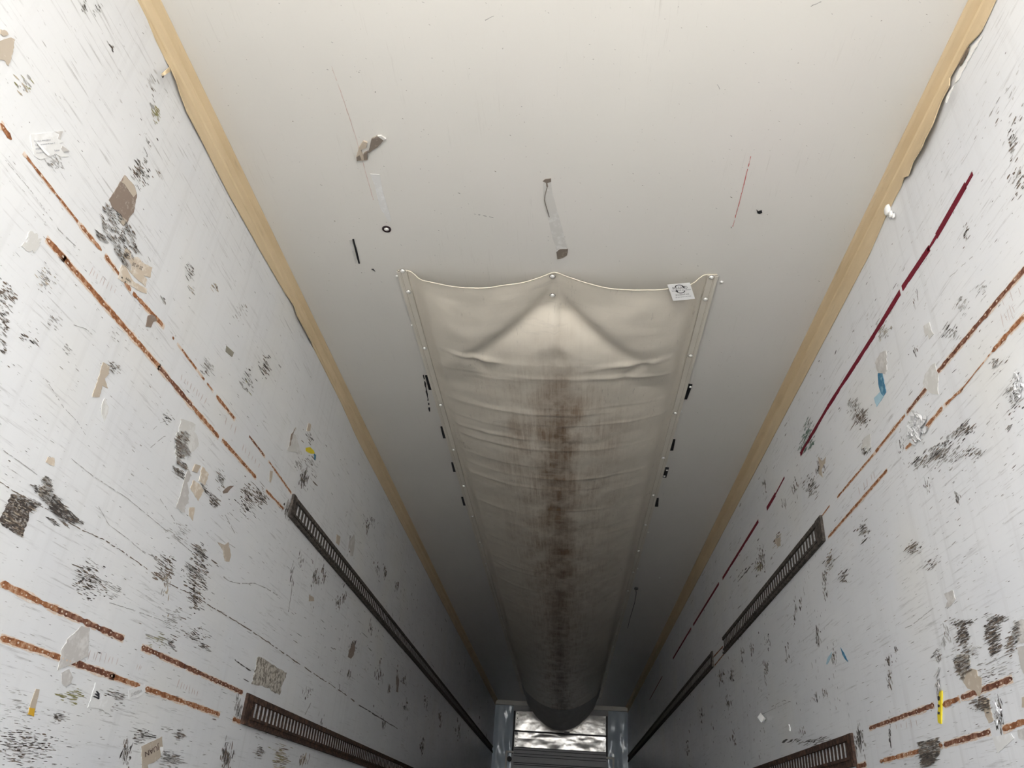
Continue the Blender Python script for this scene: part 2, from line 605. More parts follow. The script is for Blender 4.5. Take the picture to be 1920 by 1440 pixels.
def bulge(x0, x1, y, z0, z1, amp, seed, nx=22, nz=60, depth=0.05, fu=2.4, fv=6.0):
    mb = MB()
    rows = []
    for j in range(nz + 1):
        r = []
        for i in range(nx + 1):
            u, v = i / nx, j / nz
            e = min(u, 1 - u, 0.12) / 0.12
            nn = noise.noise(Vector((u * fu + seed, v * fv, seed))) + 0.4 * noise.noise(Vector((u * fu * 2 + seed, v * fv * 2, 3)))
            r.append(Vector((x0 + (x1 - x0) * u, y - amp * nn * e, z0 + (z1 - z0) * v)))
        rows.append(r)
    mb.grid(rows)
    mb.box(x0, x1, y + amp * 0.9 + 0.002, y + depth, z0, z1)
    return mb


bulge(-HW + 0.001, -0.885, YF - 0.06, 0.001, 2.515, 0.020, 1.0).build('side_panel', M['panel'], wf, True)
bulge(0.872, HW - 0.001, YF - 0.06, 0.001, 2.522, 0.024, 7.3).build('side_panel', M['panel'], wf, True)
MB().box(-HW, HW, YF - 0.10, YF, 2.525, H - 0.001).build('header_strip', M['bulk_lt'], wf)
MB().box(-0.89, 0.88, YF - 0.07, YF, 2.425, 2.524).build('header_plate', M['bulk'], wf)
# three dented bright sheets between the panels
for (z0, z1, sd_) in ((2.10, 2.424, 2.0), (1.965, 2.07, 5.0), (1.80, 1.962, 9.0)):
    bulge(-0.845, 0.835, YF - 0.035, z0, z1, 0.011, sd_, 60, 12, 0.03, 4.0, 0.9).build('bright_sheet', M['sheet'], wf, True)
MB().box(-0.86, 0.85, YF - 0.060, YF - 0.02, 2.070, 2.096).build('cross_bar', M['grime_shade'], wf)
MB().box(0.07, 0.17, YF - 0.066, YF - 0.055, 2.085, 2.125).build('bar_clip', M['bulk'], wf)
MB().box(-0.85, -0.79, YF - 0.066, YF - 0.055, 2.02, 2.065).build('bar_clip', M['bulk'], wf)
for x in (-0.868, 0.852):
    MB().box(x - 0.012, x + 0.012, YF - 0.080, YF, 1.70, 2.424).build('black_seal', M['grime_shade'], wf)
# lower return-air bulkhead with ribbed face
lb = MB().box(-0.84, 0.84, YF - 0.13, YF - 0.04, 0.02, 1.805)
for k, z in enumerate((1.79, 1.72, 1.66, 1.61, 1.50, 1.40, 1.30, 1.20, 1.10, 1.0, 0.9, 0.8, 0.7)):
    lb.box(-0.83, 0.83, YF - 0.158, YF - 0.13, z - 0.040, z - 0.008)
lb = lb.build('ribbed_bulkhead', M['bulk'], wf)
sl = MB()  # dark strips stand in for the shade between the ribs
for z in (1.805, 1.762, 1.70, 1.655, 1.55, 1.52):
    sl.box(-0.835, 0.835, YF - 0.161, YF - 0.13, z - 0.007, z + 0.003)
sl.build('rib_shade_lines', M['grime_shade'], lb)
for s in (-1, 1):
    m = MB()
    m.box(s * 0.91 - 0.07, s * 0.91 + 0.07, YF - 0.15, YF - 0.07, 1.705, 1.735)
    m.box(s * 0.97 - 0.015, s * 0.97 + 0.015, YF - 0.15, YF - 0.07, 0.02, 1.735)
    m.build('bulkhead_frame', M['bulk_lt'], wf)
m = MB()
c0 = Vector((-0.915, YF - 0.10, 1.60))
m.tube([c0, c0 + Vector((0, -0.03, 0))], 0.045, 16)
m.flat([c0 + Vector((0.045 * math.cos(a * math.pi / 8), -0.03, 0.045 * math.sin(a * math.pi / 8))) for a in range(16)])
m.build('pipe_stub', M['grime_shade'], wf)
rv = MB()
for x in (-0.815, 0.805):
    for z in (2.39, 2.30, 2.20, 2.03, 1.90, 1.84):
        q = Vector((x, YF - 0.052, z))
        rv.flat([q + Vector((0.008 * math.cos(a), 0, 0.008 * math.sin(a))) for a in [i * math.pi / 4 for i in range(8)]])
tag(rv.build('rivets', M['grime_shade'], wf), kind='stuff')


# ------------------------------------------------------------------ cargo rails
def slat_mesh(name, s, zc, half, depth):
    m = MB()
    w = 0.0115
    x0, x1 = (-HW + 0.0035, -HW + depth) if s < 0 else (HW - depth, HW - 0.0035)
    m.box(min(x0, x1), max(x0, x1), -w, w, zc - half, zc + half)
    return m.mesh(name)


def cargo_rail(s, y0, y1, z0, z1, first, label, mat, pitch=0.0505):
    root = empty('cargo_rail', (s * HW, y0, z0))
    tag(root, label, 'rail', 'slotted cargo rails')
    inv = Matrix.Translation(-root.location)

    def part(mb, name, m):
        o = mb.build(name, m, root)
        o.matrix_parent_inverse = inv
        return o

    def bx(mb, d0, d1, ya, yb, za, zb):
        xs = sorted((s * (HW - d0), s * (HW - d1)))
        return mb.box(xs[0], xs[1], ya, yb, za, zb)

    hh = z1 - z0
    zs0, zs1 = z0 + hh * 0.30, z1 - hh * 0.22       # slots
    part(bx(MB(), 0.0004, 0.0030, y0 + 0.01, y1 - 0.002, zs0 - 0.01, zs1 + 0.01), 'backing_strip', M['slot'])
    up = bx(MB(), 0.0004, 0.013, y0, y1, zs1, z1 - 0.006)
    bx(up, 0.0004, 0.005, y0, y1, z1 - 0.006, z1)
    part(up, 'upper_flange', mat)
    lo = bx(MB(), 0.0004, 0.013, y0, y1, zs0 - 0.012, zs0)
    bx(lo, 0.0004, 0.009, y0, y1, z0 + 0.010, zs0 - 0.012)
    bx(lo, 0.0004, 0.016, y0, y1, z0, z0 + 0.010)
    part(lo, 'lower_flange', mat)
    part(bx(MB(), 0.0004, 0.0125, y0 - 0.004, y0 + first - 0.010, z0 + 0.002, z1 - 0.002), 'end_plate', mat)
    me = slat_mesh('slat', s, (zs0 + zs1) / 2, (zs1 - zs0) / 2, 0.0060)
    me.materials.append(mat)
    y = y0 + first + pitch / 2
    i = 0
    while y < y1 - 0.02 and i < 300:
        o = bpy.data.objects.new('slat', me)
        COL.objects.link(o)
        o.parent = root
        o.matrix_parent_inverse = inv
        o.location = (0, y, 0)
        y += pitch
        i += 1
    return root


cargo_rail(-1, 3.425, 15.64, 1.685, 1.800, 0.050, 'upper slotted steel cargo rail running the length of the left wall', M['rail_dark'])
cargo_rail(-1, 3.395, 15.64, 0.775, 0.895, 0.075, 'rusty slotted steel cargo rail low on the left wall', M['rail'])
cargo_rail(1, 3.440, 5.955, 1.675, 1.797, 0.085, 'short upper cargo rail section on the right wall, nearest the camera', M['rail_dark'])
cargo_rail(1, 6.430, 15.64, 1.670, 1.790, 0.060, 'long upper cargo rail section on the right wall, beyond the gap', M['rail_dark'])
cargo_rail(1, 3.450, 15.64, 0.765, 0.885, 0.060, 'rusty slotted cargo rail low on the right wall at the picture bottom', M['rail'])


# ------------------------------------------------------------------ canvas air duct
DY0, DY1, DW = 2.705, 14.75, 0.70
CREASE = []
rc = random.Random(5)
yy = 3.42
while yy < 13.4:
    CREASE.append((yy, rc.uniform(0.0018, 0.0050), rc.uniform(0.009, 0.018), rc.uniform(-0.9, 0.9), rc.uniform(0.5, 1.3), rc.uniform(-0.04, 0.04)))
    yy += rc.choice((0.07, 0.12, 0.17, 0.24, 0.30))
DTAB = [(2.7, 0.070), (3.3, 0.120), (4.2, 0.150), (5.6, 0.175), (8.0, 0.225), (11.0, 0.29), (13.55, 0.365), (13.65, 0.375), (14.75, 0.56)]


def smooth(a, b, x):
    t = max(0.0, min(1.0, (x - a) / (b - a)))
    return t * t * (3 - 2 * t)


def duct_sag(x, y):
    u = abs(x) / DW
    hem = smooth(0.945, 0.84, u)
    one = interp(DTAB, y) * (1 - u ** 2.05)
    v = max(0.0, (u - 0.02) / 0.98)
    two = 0.092 * max(0.0, math.sin(math.pi * v)) ** 0.8 * (1 + 0.25 * smooth(DY0, 3.1, y))
    yl = 2.875 + 0.92 * abs(x) + (0.03 if x > 0 else 0)      # fold pulled up towards the middle rivet
    c = smooth(yl - 0.04, yl + 0.25, y)
    s = two * (1 - c) + one * c
    d = (y - yl) / 1.36
    s -= 0.050 * math.exp(-(d / 0.050) ** 2) * max(0.0, 1 - abs(x) / 0.50) ** 0.7 * smooth(0.0, 0.10, abs(x) + 0.05)
    # tucked creases where the two folds end
    for (cx, cy, an, ln, am) in ((-0.40, 3.27, 0.25, 0.12, 0.013), (-0.385, 3.33, 1.25, 0.10, -0.012), (0.37, 3.30, -0.2, 0.16, 0.012),
                                 (0.40, 3.36, -1.0, 0.13, -0.014), (0.33, 3.43, 0.05, 0.16, 0.005), (-0.30, 3.46, -0.05, 0.14, 0.004)):
        dx, dy = x - cx, y - cy
        p = dx * math.cos(an) + dy * math.sin(an)
        q = -dx * math.sin(an) + dy * math.cos(an)
        s += am * math.exp(-(p / ln) ** 2 - (q / 0.022) ** 2)
    for (cy, am, w, u0, ul, tilt) in CREASE:
        if abs(y - cy) < 0.12:
            k = math.exp(-((y - cy - tilt * x * abs(x)) / w) ** 2) * math.exp(-((x / DW - u0) / ul) ** 2)
            s += am * k
    s += 0.006 * noise.noise(Vector((x * 5, y * 4, 1.0))) + 0.004 * noise.noise(Vector((x * 11, y * 10, 4.0)))
    return 0.004 + max(0.0, s) * hem


duct = empty('air_duct', (0, DY0, H))
tag(duct, 'long sagging beige canvas air duct with brown stains pinned under the ceiling', 'air duct')
dinv = Matrix.Translation(-duct.location)


def dpart(mb, name, m, smooth_=True):
    o = mb.build(name, m, duct, smooth_)
    o.matrix_parent_inverse = dinv
    return o


NX = 72
xs = [-DW + 2 * DW * i / NX for i in range(NX + 1)]
ys, y = [], DY0
while y < 13.62:
    ys.append(y)
    y += 0.0105 if y < 4.6 else (0.016 if y < 8 else 0.03)
ys.append(13.62)
dpart(MB().grid([[Vector((x, y, H - duct_sag(x, y))) for x in xs] for y in ys]), 'canvas_sheet', M['duct'])
skm = plain('skirt_canvas', (0.47, 0.45, 0.42), 0.5, 0, 0.08, 10)
rows = []
for y in [13.60 + i * 0.05 for i in range(24)]:
    k = smooth(13.60, 13.66, y)
    rows.append([Vector((x, y, H - duct_sag(x, y) - 0.012 * k + 0.010)) for x in xs])
dpart(MB().grid(rows), 'end_skirt', skm)
# hems along both sides, front edge binding
for s in (-1, 1):
    m = MB()
    for a, b in ((DY0, 15.0),):
        xa, xb = sorted((s * (DW + 0.004), s * (DW - 0.040)))
        m.box(xa, xb, DY0 + 0.004, 14.70, H - 0.0085, H - 0.0050)
        xa, xb = sorted((s * (DW + 0.006), s * (DW - 0.006)))
        m.box(xa, xb, DY0 + 0.004, 14.70, H - 0.0110, H - 0.0050)
    o = dpart(m, 'side_hem', plain('hem_canvas_%d' % s, (0.70, 0.655, 0.575), 0.45, 0, 0.06, 6), False)
    m = MB()
    for d in (0.012, 0.0385):
        m.box(s * (DW - d) - 0.0006, s * (DW - d) + 0.0006, DY0 + 0.01, 11.0, H - 0.0088, H - 0.0080)
    m.build('stitch_line', M['fl_tan'], o)
pts = [Vector((x, DY0, H - duct_sag(x, DY0) - 0.001)) for x in xs]
dpart(MB().tube(pts, 0.0024, 8), 'edge_binding', plain('edge_binding', (0.72, 0.66, 0.55), 0.45, 0, 0.04))


def dome_mesh(r, h, name):
    rows = []
    for k in range(4):
        a = k / 3 * math.pi / 2 * 0.98
        rows.append([Vector((r * math.cos(a) * math.cos(q * math.pi / 5), r * math.cos(a) * math.sin(q * math.pi / 5), -h * math.sin(a))) for q in range(10)])
    return MB().grid(rows, 0, True).mesh(name, True)


snap_me = dome_mesh(0.0115, 0.0080, 'snap_fastener')
snap_me.materials.append(M['snap'])
wash_me = dome_mesh(0.0140, 0.0025, 'washer')
wash_me.materials.append(plain('snap_washer', (0.30, 0.28, 0.25), 0.4, 0.3, 0.1))
snaps = []
for (px, py) in ((752, 505), (764, 544), (795, 650), (832, 757), (849, 841), (867, 909), (885, 966), (898, 1014), (910, 1055)):
    snaps.append((-DW + 0.022, P('C', px, py).y))
for (px, py) in ((1337, 517), (1325, 558), (1296, 664), (1267, 772), (1245, 856), (1227, 926), (1213, 982), (1200, 1031), (1190, 1071), (1180, 1106)):
    snaps.append((DW - 0.022, P('C', px, py).y))
for s in (-1, 1):
    y = 9.1
    while y < 14.2:
        snaps.append((s * (DW - 0.022), y))
        y += 0.62
for (x, y) in snaps + [(-0.011, 2.724), (-0.012, 2.862)]:
    o = bpy.data.objects.new('snap_fastener', snap_me)
    COL.objects.link(o)
    o.parent = duct
    o.matrix_parent_inverse = dinv
    o.location = (x, y, H - 0.0087 - (0.004 if abs(x) < 0.1 else 0))
    w = bpy.data.objects.new('washer', wash_me)
    COL.objects.link(w)
    w.parent = o
    w.location = (0, 0, 0.0008)
# sewn white label hanging at the front edge
lab_c = [(1251, 533), (1293, 529), (1303, 556), (1262, 563)]


def on_duct(px, py, off=0.006):
    q = P('C', px, py)
    for _ in range(6):
        z = H - duct_sag(max(-DW, min(DW, q.x)), max(DY0, q.y)) - off
        d = ray(px, py)
        q = CAM + d * ((z - CAM.z) / d.z)
    return q


lc = [on_duct(*p, o_) for p, o_ in zip(lab_c, (0.007, 0.016, 0.030, 0.022))]
lc[2] = lc[1] + lc[3] - lc[0]
ln = (lc[1] - lc[0]).cross(lc[3] - lc[0]).normalized()
if ln.z > 0:
    ln = -ln
mb = MB()
mb.solid([p + ln * 0.004 for p in lc], ln, 0.0012)
lab = dpart(mb, 'sewn_label', M['paper'], False)
lab['label'] = 'white sewn label with curved arrows'


def text_mesh(s):
    cu = bpy.data.curves.new('lettering', 'FONT')
    cu.body = s
    cu.resolution_u = 2
    o = bpy.data.objects.new('lettering_tmp', cu)
    COL.objects.link(o)
    bpy.context.view_layer.update()
    me = bpy.data.meshes.new_from_object(o)
    bpy.data.objects.remove(o)
    bpy.data.curves.remove(cu)
    return me


def text_on(s, bl, br, tl, name, m, parent, inv=None):
    """lettering laid on the parallelogram bl, br, tl"""
    me = text_mesh(s)
    xs_ = [v.co.x for v in me.vertices]
    ys_ = [v.co.y for v in me.vertices]
    x0, x1, y0, y1 = min(xs_), max(xs_), min(ys_), max(ys_)
    for v in me.vertices:
        u, w = (v.co.x - x0) / (x1 - x0), (v.co.y - y0) / (y1 - y0)
        v.co = bl + (br - bl) * u + (tl - bl) * w
    me.materials.clear()
    o = obj(name, me, m, parent)
    if inv is not None:
        o.matrix_parent_inverse = inv
    return o


def lp(u, v):
    a = lc[0].lerp(lc[1], u)
    b = lc[3].lerp(lc[2], u)
    return a.lerp(b, v) + ln * 0.0046


text_on('INSULATED', lp(0.17, 0.31), lp(0.83, 0.31), lp(0.17, 0.16), 'lettering', M['ink'], lab)
text_on('insulated air chute', lp(0.10, 0.42), lp(0.95, 0.42), lp(0.10, 0.34), 'lettering', M['ink_blue'], lab)
text_on('(Insulated air)', lp(0.20, 0.72), lp(0.80, 0.72), lp(0.20, 0.60), 'lettering', M['ink'], lab)
text_on('do not remove this label', lp(0.16, 0.82), lp(0.86, 0.82), lp(0.16, 0.76), 'lettering', M['ink_blue'], lab)
m = MB()
for a0, a1, cv, tip in ((math.pi, 2 * math.pi, 0.20, 1), (0.0, math.pi, 0.42, -1)):
    R1, R2 = 0.20, 0.155
    prev = None
    for i in range(15):
        a = a0 + (a1 - a0) * i / 14
        p, q = lp(0.48 + R1 * math.cos(a), cv + 0.16 * math.sin(a)), lp(0.48 + R2 * math.cos(a), cv + 0.12 * math.sin(a))
        if prev:
            m.flat([prev[0], p, q, prev[1]])
        prev = (p, q)
    ex = 0.48 + 0.178 * math.cos(a1)
    m.flat([lp(ex - 0.06, cv - 0.02 * tip), lp(ex + 0.07, cv - 0.05 * tip), lp(ex + 0.03, cv + 0.11 * tip)])
m.build('printed_arrows', M['ink'], lab)

# black retainer tabs beside the duct
TABS = [([(800, 705), (805, 705), (812, 731), (807, 731)], 'first black tab at the duct left edge, nearest the camera', 0),
        ([(829, 801), (834, 801), (839, 822), (834, 822)], 'second black tab along the duct left edge', 0),
        ([(849, 868), (853, 868), (857, 885), (853, 885)], 'third black tab along the duct left edge', 0),
        ([(868, 933), (871, 933), (876, 948), (872, 948)], 'fourth and farthest black tab along the duct left edge', 0),
        ([(1289, 721), (1295, 722), (1285, 749), (1281, 749)], 'first black tab at the duct right edge, nearest the camera', 1),
        ([(1259, 825), (1263, 825), (1259, 845), (1254, 845)], 'second black tab along the duct right edge', 0),
        ([(1245, 877), (1251, 878), (1246, 896), (1240, 895)], 'third black tab along the duct right edge, with two white screws', 2),
        ([(1229, 935), (1232, 935), (1231, 950), (1226, 950)], 'fourth and farthest black tab along the duct right edge', 0)]
for pts, label, scr in TABS:
    sg = -1 if pts[0][0] < 1000 else 1
    pts = [(x + sg * (3.2 if (k_ in (0, 3)) == (sg < 0) else 2.0), y) for k_, (x, y) in enumerate(pts)]
    t = MB().solid([P('C', x, y, 0.0065) for x, y in pts], NORM['C'], 0.0060).build('retainer_tab', M['black'])
    tag(t, label, 'tab', 'black tabs beside the duct')
    for k in range(scr):
        a, b = (pts[0], pts[1]) if k == 0 else (pts[3], pts[2])
        cx, cy = (a[0] + b[0]) / 2, (a[1] + b[1]) / 2 + (4 if k == 0 else -3)
        o = obj('screw', snap_me, None, t)
        o.location = P('C', cx, cy, 0.0065)
        o.scale = (0.7, 0.7, 0.7)
# stray ceiling screws and the loose wire beside the duct
for (px, py) in ((745, 518), (773, 610), (1353, 529), (1277, 771), (1248, 874), (1215, 998), (1195, 1066), (1237, 1083)):
    o = obj('screw', snap_me, None, ceiling)
    o.location = P('C', px, py, 0.0002)
    o.scale = (0.75, 0.75, 0.8)
wire = MB()
pts = [P('C', px + 5, py, 0.012) for px, py in ((1187, 1104), (1188, 1112), (1185, 1130), (1182, 1140), (1176, 1160), (1172, 1178))]
wire.tube(pts, 0.0028, 6)
c0 = P('C', 1193, 1104, 0.012)
wire.box(c0.x - 0.018, c0.x + 0.018, c0.y - 0.02, c0.y + 0.02, H - 0.014, H - 0.0005)
tag(wire.build('loose_wire', M['grime_shade']), 'thin dark wire hooked to the ceiling beside the duct right edge', 'wire')

# ------------------------------------------------------------------ marks on the walls: rust lines
VP, VV = (1056.0, 1566.0), (1140.0, -1800.0)


def dirpx(px, py, kind):
    if kind == 'h':
        d = (VP[0] - px, VP[1] - py)
    elif kind == 'v':
        d = (VV[0] - px, VV[1] - py)
    else:
        d = (math.cos(kind), math.sin(kind))
    k = math.hypot(*d)
    return d[0] / k, d[1] / k


def rust_line(side, a, b, w, mat, dots=True, gap=0.0, seed=0, name='rust_line'):
    """ragged rust trace left by a rail edge; a, b photo pixels, w width in metres"""
    rr = random.Random(seed + int(a[0] * 7 + a[1]))
    p, q = P(side, *a), P(side, *b)
    L = (q - p).length
    n = max(4, int(L / 0.012))
    mb, s = MB(), 0
    cur = []
    nrm = NORM[side]
    off = nrm * 0.0010
    for i in range(n + 1):
        t = i / n
        c = p.lerp(q, t) + off
        k = noise.noise(Vector((t * L * 9, seed, 1.0)))
        k2 = noise.noise(Vector((t * L * 40, seed, 5.0)))
        taper = min(1.0, t * L / 0.014 + 0.3, (1 - t) * L / 0.014 + 0.3)
        ww = w * (0.38 + 0.12 * k + 0.13 * k2 + 0.06 * rr.uniform(-1, 1)) * taper
        sh = 0.0016 * noise.noise(Vector((t * L * 25, seed, 9.0)))
        if ww < w * gap * 0.95 or ww <= 0.0006:
            if len(cur) > 1:
                mb.grid(cur)
            cur = []
        else:
            cur.append([c + Vector((0, 0, ww + sh)), c + Vector((0, 0, -ww * rr.uniform(0.7, 1.1) + sh))])
    if len(cur) > 1:
        mb.grid(cur)
    if not mb.f:
        return
    o = mb.build(name, mat, WALL[side])
    mh, cur = MB(), []
    for i in range(n + 1):
        t = i / n
        c = p.lerp(q, t) + nrm * 0.0006
        k = noise.noise(Vector((t * L * 14, seed, 21.0))) + 0.5 * noise.noise(Vector((t * L * 45, seed, 25.0)))
        if k < -0.18 - 0.25 * (gap < 0.1):
            if len(cur) > 1:
                mh.grid(cur)
            cur = []
        else:
            cur.append([c + Vector((0, 0, w * (0.50 + 0.22 * k))), c + Vector((0, 0, -w * (0.55 + 0.25 * k)))])
    if len(cur) > 1:
        mh.grid(cur)
    if mh.f:
        mh.build('rust_halo', M['halo'], o)
    if dots:
        md = MB()
        d = 0.012
        while d < L - 0.02:
            if rr.random() < 0.7:
                c = p.lerp(q, d / L) + nrm * 0.0016 + Vector((0, 0, rr.uniform(-0.002, 0.002)))
                r = rr.uniform(0.0013, 0.0030)
                md.flat([c + Vector((0, r * 1.5 * math.cos(x), r * math.sin(x))) for x in [i * math.pi / 3.5 for i in range(7)]])
            d += rr.uniform(0.018, 0.045)
        if md.f:
            tag(md.build('screw_spots', M['dot'], o), kind='stuff')
    return o


rl = rust_line
# left wall, upper pair
rl('L', (0, 231), (21, 262), 0.020, M['rust'], True, 0, 1)
rl('L', (43, 286), (150, 422), 0.011, M['rust'], True, 0.28, 2)
rl('L', (150, 422), (190, 470), 0.017, M['rust'], True, 0.1, 3)
rl('L', (196, 478), (245, 545), 0.017, M['rust'], True, 0.1, 4)
rl('L', (245, 545), (308, 614), 0.018, M['rust'], True, 0.2, 5)
rl('L', (320, 628), (400, 735), 0.011, M['rust'], True, 0.36, 6)
rl('L', (405, 742), (441, 787), 0.017, M['rust'], True, 0.1, 7)
rl('L', (465, 815), (497, 857), 0.013, M['rust_dark'], True, 0.25, 8)
rl('L', (503, 864), (547, 926), 0.013, M['rust'], True, 0.2, 9)
rl('L', (86, 447), (130, 495), 0.022, M['rust'], True, 0, 10)
rl('L', (112, 476), (300, 690), 0.022, M['rust'], True, 0, 11)
rl('L', (296, 686), (360, 762), 0.022, M['rust_dark'], True, 0, 12)
rl('L', (358, 760), (410, 820), 0.021, M['rust'], True, 0, 13)
rl('L', (416, 824), (480, 896), 0.019, M['rust'], True, 0, 14)
rl('L', (498, 919), (532, 955), 0.015, M['rust'], False, 0.05, 15)
# left wall, lower pair
rl('L', (0, 1093), (110, 1145), 0.0187, M['rust'], True, 0, 16)
rl('L', (90, 1136), (232, 1198), 0.0195, M['rust_dark'], True, 0, 17)
rl('L', (265, 1213), (455, 1299), 0.0203, M['rust_dark'], True, 0, 18)
rl('L', (0, 1195), (140, 1243), 0.0179, M['rust'], True, 0, 19)
rl('L', (120, 1236), (215, 1269), 0.0211, M['rust_dark'], True, 0, 20)
rl('L', (205, 1266), (262, 1287), 0.0172, M['rust'], True, 0, 21)
rl('L', (272, 1291), (412, 1340), 0.0195, M['rust'], True, 0, 22)
rl('L', (436, 1348), (451, 1354), 0.020, M['rust'], False, 0, 23)
# the same rail traces go on towards the rear, beside the viewer
def px_of(x, y, z):
    v = Vector((x, y, z)) - CAM
    c = _X * v.x + _F * v.y + _V * v.z
    return (960 + FPX * c.x / c.z, 720 + FPX * c.y / c.z)


for sd_, sg, z, y0, y1, k in (('L', -1, 1.80, 0.45, 1.15, 61), ('L', -1, 1.687, 0.40, 1.16, 62), ('L', -1, 0.89, 0.8, 1.72, 63), ('L', -1, 0.782, 0.85, 1.80, 64),
                              ('R', 1, 1.79, 0.45, 1.62, 65), ('R', 1, 1.684, 0.5, 1.68, 66), ('R', 1, 0.80, 0.85, 2.1, 67)):
    rl(sd_, px_of(sg * HW, y0, z), px_of(sg * HW, y1, z), 0.019, M['rust'], True, 0.05, k)
# right wall
rl('R', (1925, 500), (1755, 702), 0.020, M['rust_dark'], True, 0, 31)
rl('R', (1742, 722), (1700, 775), 0.018, M['rust_dark'], True, 0, 32)
rl('R', (1700, 775), (1640, 850), 0.016, M['rust'], True, 0.15, 33)
rl('R', (1640, 850), (1570, 933), 0.013, M['rust'], True, 0.12, 34)
rl('R', (1556, 948), (1541, 968), 0.010, M['rust'], False, 0.1, 35)
rl('R', (1925, 588), (1860, 660), 0.020, M['rust'], True, 0.1, 36)
rl('R', (1860, 660), (1800, 735), 0.006, M['rust'], False, 0.3, 37)
rl('R', (1806, 728), (1770, 762), 0.013, M['rust'], True, 0.2, 38)
rl('R', (1768, 764), (1735, 803), 0.018, M['rust'], True, 0.1, 39)
rl('R', (1720, 820), (1698, 842), 0.014, M['rust'], False, 0.1, 40)
rl('R', (1664, 881), (1553, 1008), 0.016, M['rust'], True, 0.05, 41)
rl('R', (1899, 1272), (1802, 1309), 0.0195, M['rust_dark'], True, 0, 42)
rl('R', (1800, 1310), (1768, 1322), 0.020, M['rust'], True, 0.1, 43)
rl('R', (1752, 1322), (1720, 1334), 0.020, M['rust_dark'], True, 0, 44)
rl('R', (1722, 1333), (1630, 1366), 0.017, M['rust_dark'], True, 0.05, 45)
rl('R', (1925, 1352), (1880, 1368), 0.0179, M['rust'], True, 0, 46)
rl('R', (1858, 1372), (1770, 1397), 0.0187, M['rust_dark'], True, 0.05, 47)
rl('R', (1768, 1397), (1650, 1428), 0.0172, M['rust'], True, 0.1, 48)
rl('R', (1625, 1433), (1606, 1439), 0.025, M['rust_dark'], False, 0, 49)
rl('R', (1356, 1212), (1338, 1232), 0.014, M['rust_dark'], False, 0, 50)
rl('R', (1361, 1222), (1340, 1248), 0.014, M['rust_dark'], False, 0, 51)


# ------------------------------------------------------------------ red tape line on the right wall
def red_strip(a, b, w, label, seed, ragged=0.25):
    rr = random.Random(seed)
    p, q = P('R', *a), P('R', *b)
    L = (q - p).length
    n = max(5, int(L / 0.012))
    top, bot = [], []
    for i in range(n + 1):
        t = i / n
        c = p.lerp(q, t) + NORM['R'] * 0.0014
        k = max(0.0, noise.noise(Vector((t * L * 6, seed, 2.0)))) + 0.5 * noise.noise(Vector((t * L * 30, seed, 3.0)))
        top.append(c + Vector((0, 0, w / 2 * (1 - ragged * 0.4 * k))))
        bot.append(c + Vector((0, 0, -w / 2 * (1 - ragged * 1.6 * max(0, k)))))
    o = MB().solid(top + bot[::-1], NORM['R'], 0.0011).build('red_tape_strip', M['red'])
    return tag(o, label, 'tape', 'red tape line on the right wall')


red_strip((1824, 325), (1810, 350), 0.014, 'short pointed tip of dark red tape, uppermost on the right wall', 1, 0.2)
red_strip((1811, 347), (1756, 443), 0.024, 'clean straight piece of dark red tape high on the right wall', 2, 0.1)
red_strip((1756, 443), (1740, 470), 0.013, 'narrow torn neck of dark red tape below the clean straight piece', 3, 0.6)
red_strip((1743, 465), (1692, 541), 0.024, 'dark red tape piece ending at a torn break above the blue paint patch', 4, 0.35)
red_strip((1688, 548), (1640, 627), 0.024, 'ragged dark red tape piece just past the torn break', 5, 0.55)
red_strip((1640, 627), (1552, 764), 0.023, 'long dark red tape piece beside the tan trim, left of the blue paint patch', 6, 0.3)
red_strip((1552, 764), (1537, 790), 0.020, 'greyed worn bit of red tape between two longer red pieces', 7, 0.3)
red_strip((1537, 790), (1501, 852), 0.022, 'dark red tape piece next to green scuffs, ending in a point', 8, 0.3)
red_strip((1471, 895), (1454, 927), 0.010, 'thin sliver of red tape below the pointed end', 9, 0.3)
red_strip((1454, 927), (1438, 954), 0.024, 'short dark red tape piece above the near right rail end', 10, 0.1)
red_strip((1422, 977), (1355, 1085), 0.023, 'dark red tape piece running beside the upper right cargo rail', 11, 0.3)
red_strip((1348, 1094), (1300, 1172), 0.022, 'dim red tape piece farther along the upper right rail', 12, 0.2)
red_strip((1296, 1178), (1262, 1235), 0.022, 'farthest visible dim red tape piece in the dark', 13, 0.2)
red_strip((1242, 1268), (1218, 1312), 0.012, 'last thin dark line of tape near the far right corner', 14, 0.2)

# ------------------------------------------------------------------ paper and tape remnants
def remnant(name, side, pieces, label, cat, amp=1.2, step=4.0, off=0.0016, group=None):
    """pieces: [(outline, material)], the first is the body, others are parts lying on it"""
    root = None
    for i, pc in enumerate(pieces):
        pts, mat = pc[0], pc[1]
        nm = pc[2] if len(pc) > 2 else 'torn_piece'
        mb = patch_mesh(MB(), side, pts, off + 0.0007 * i, off + 0.0007 * i - 0.0002, amp, step)
        if root is None:
            root = mb.build(name, mat)
            tag(root, label, cat, group)
        else:
            mb.build(nm, mat, root)
    return root


def z3(ox, oy, pts):
    return [(ox + x / 3, oy + y / 3) for x, y in pts]


def zz(ox, oy, k, pts):
    return [(ox + x / k, oy + y / k) for x, y in pts]


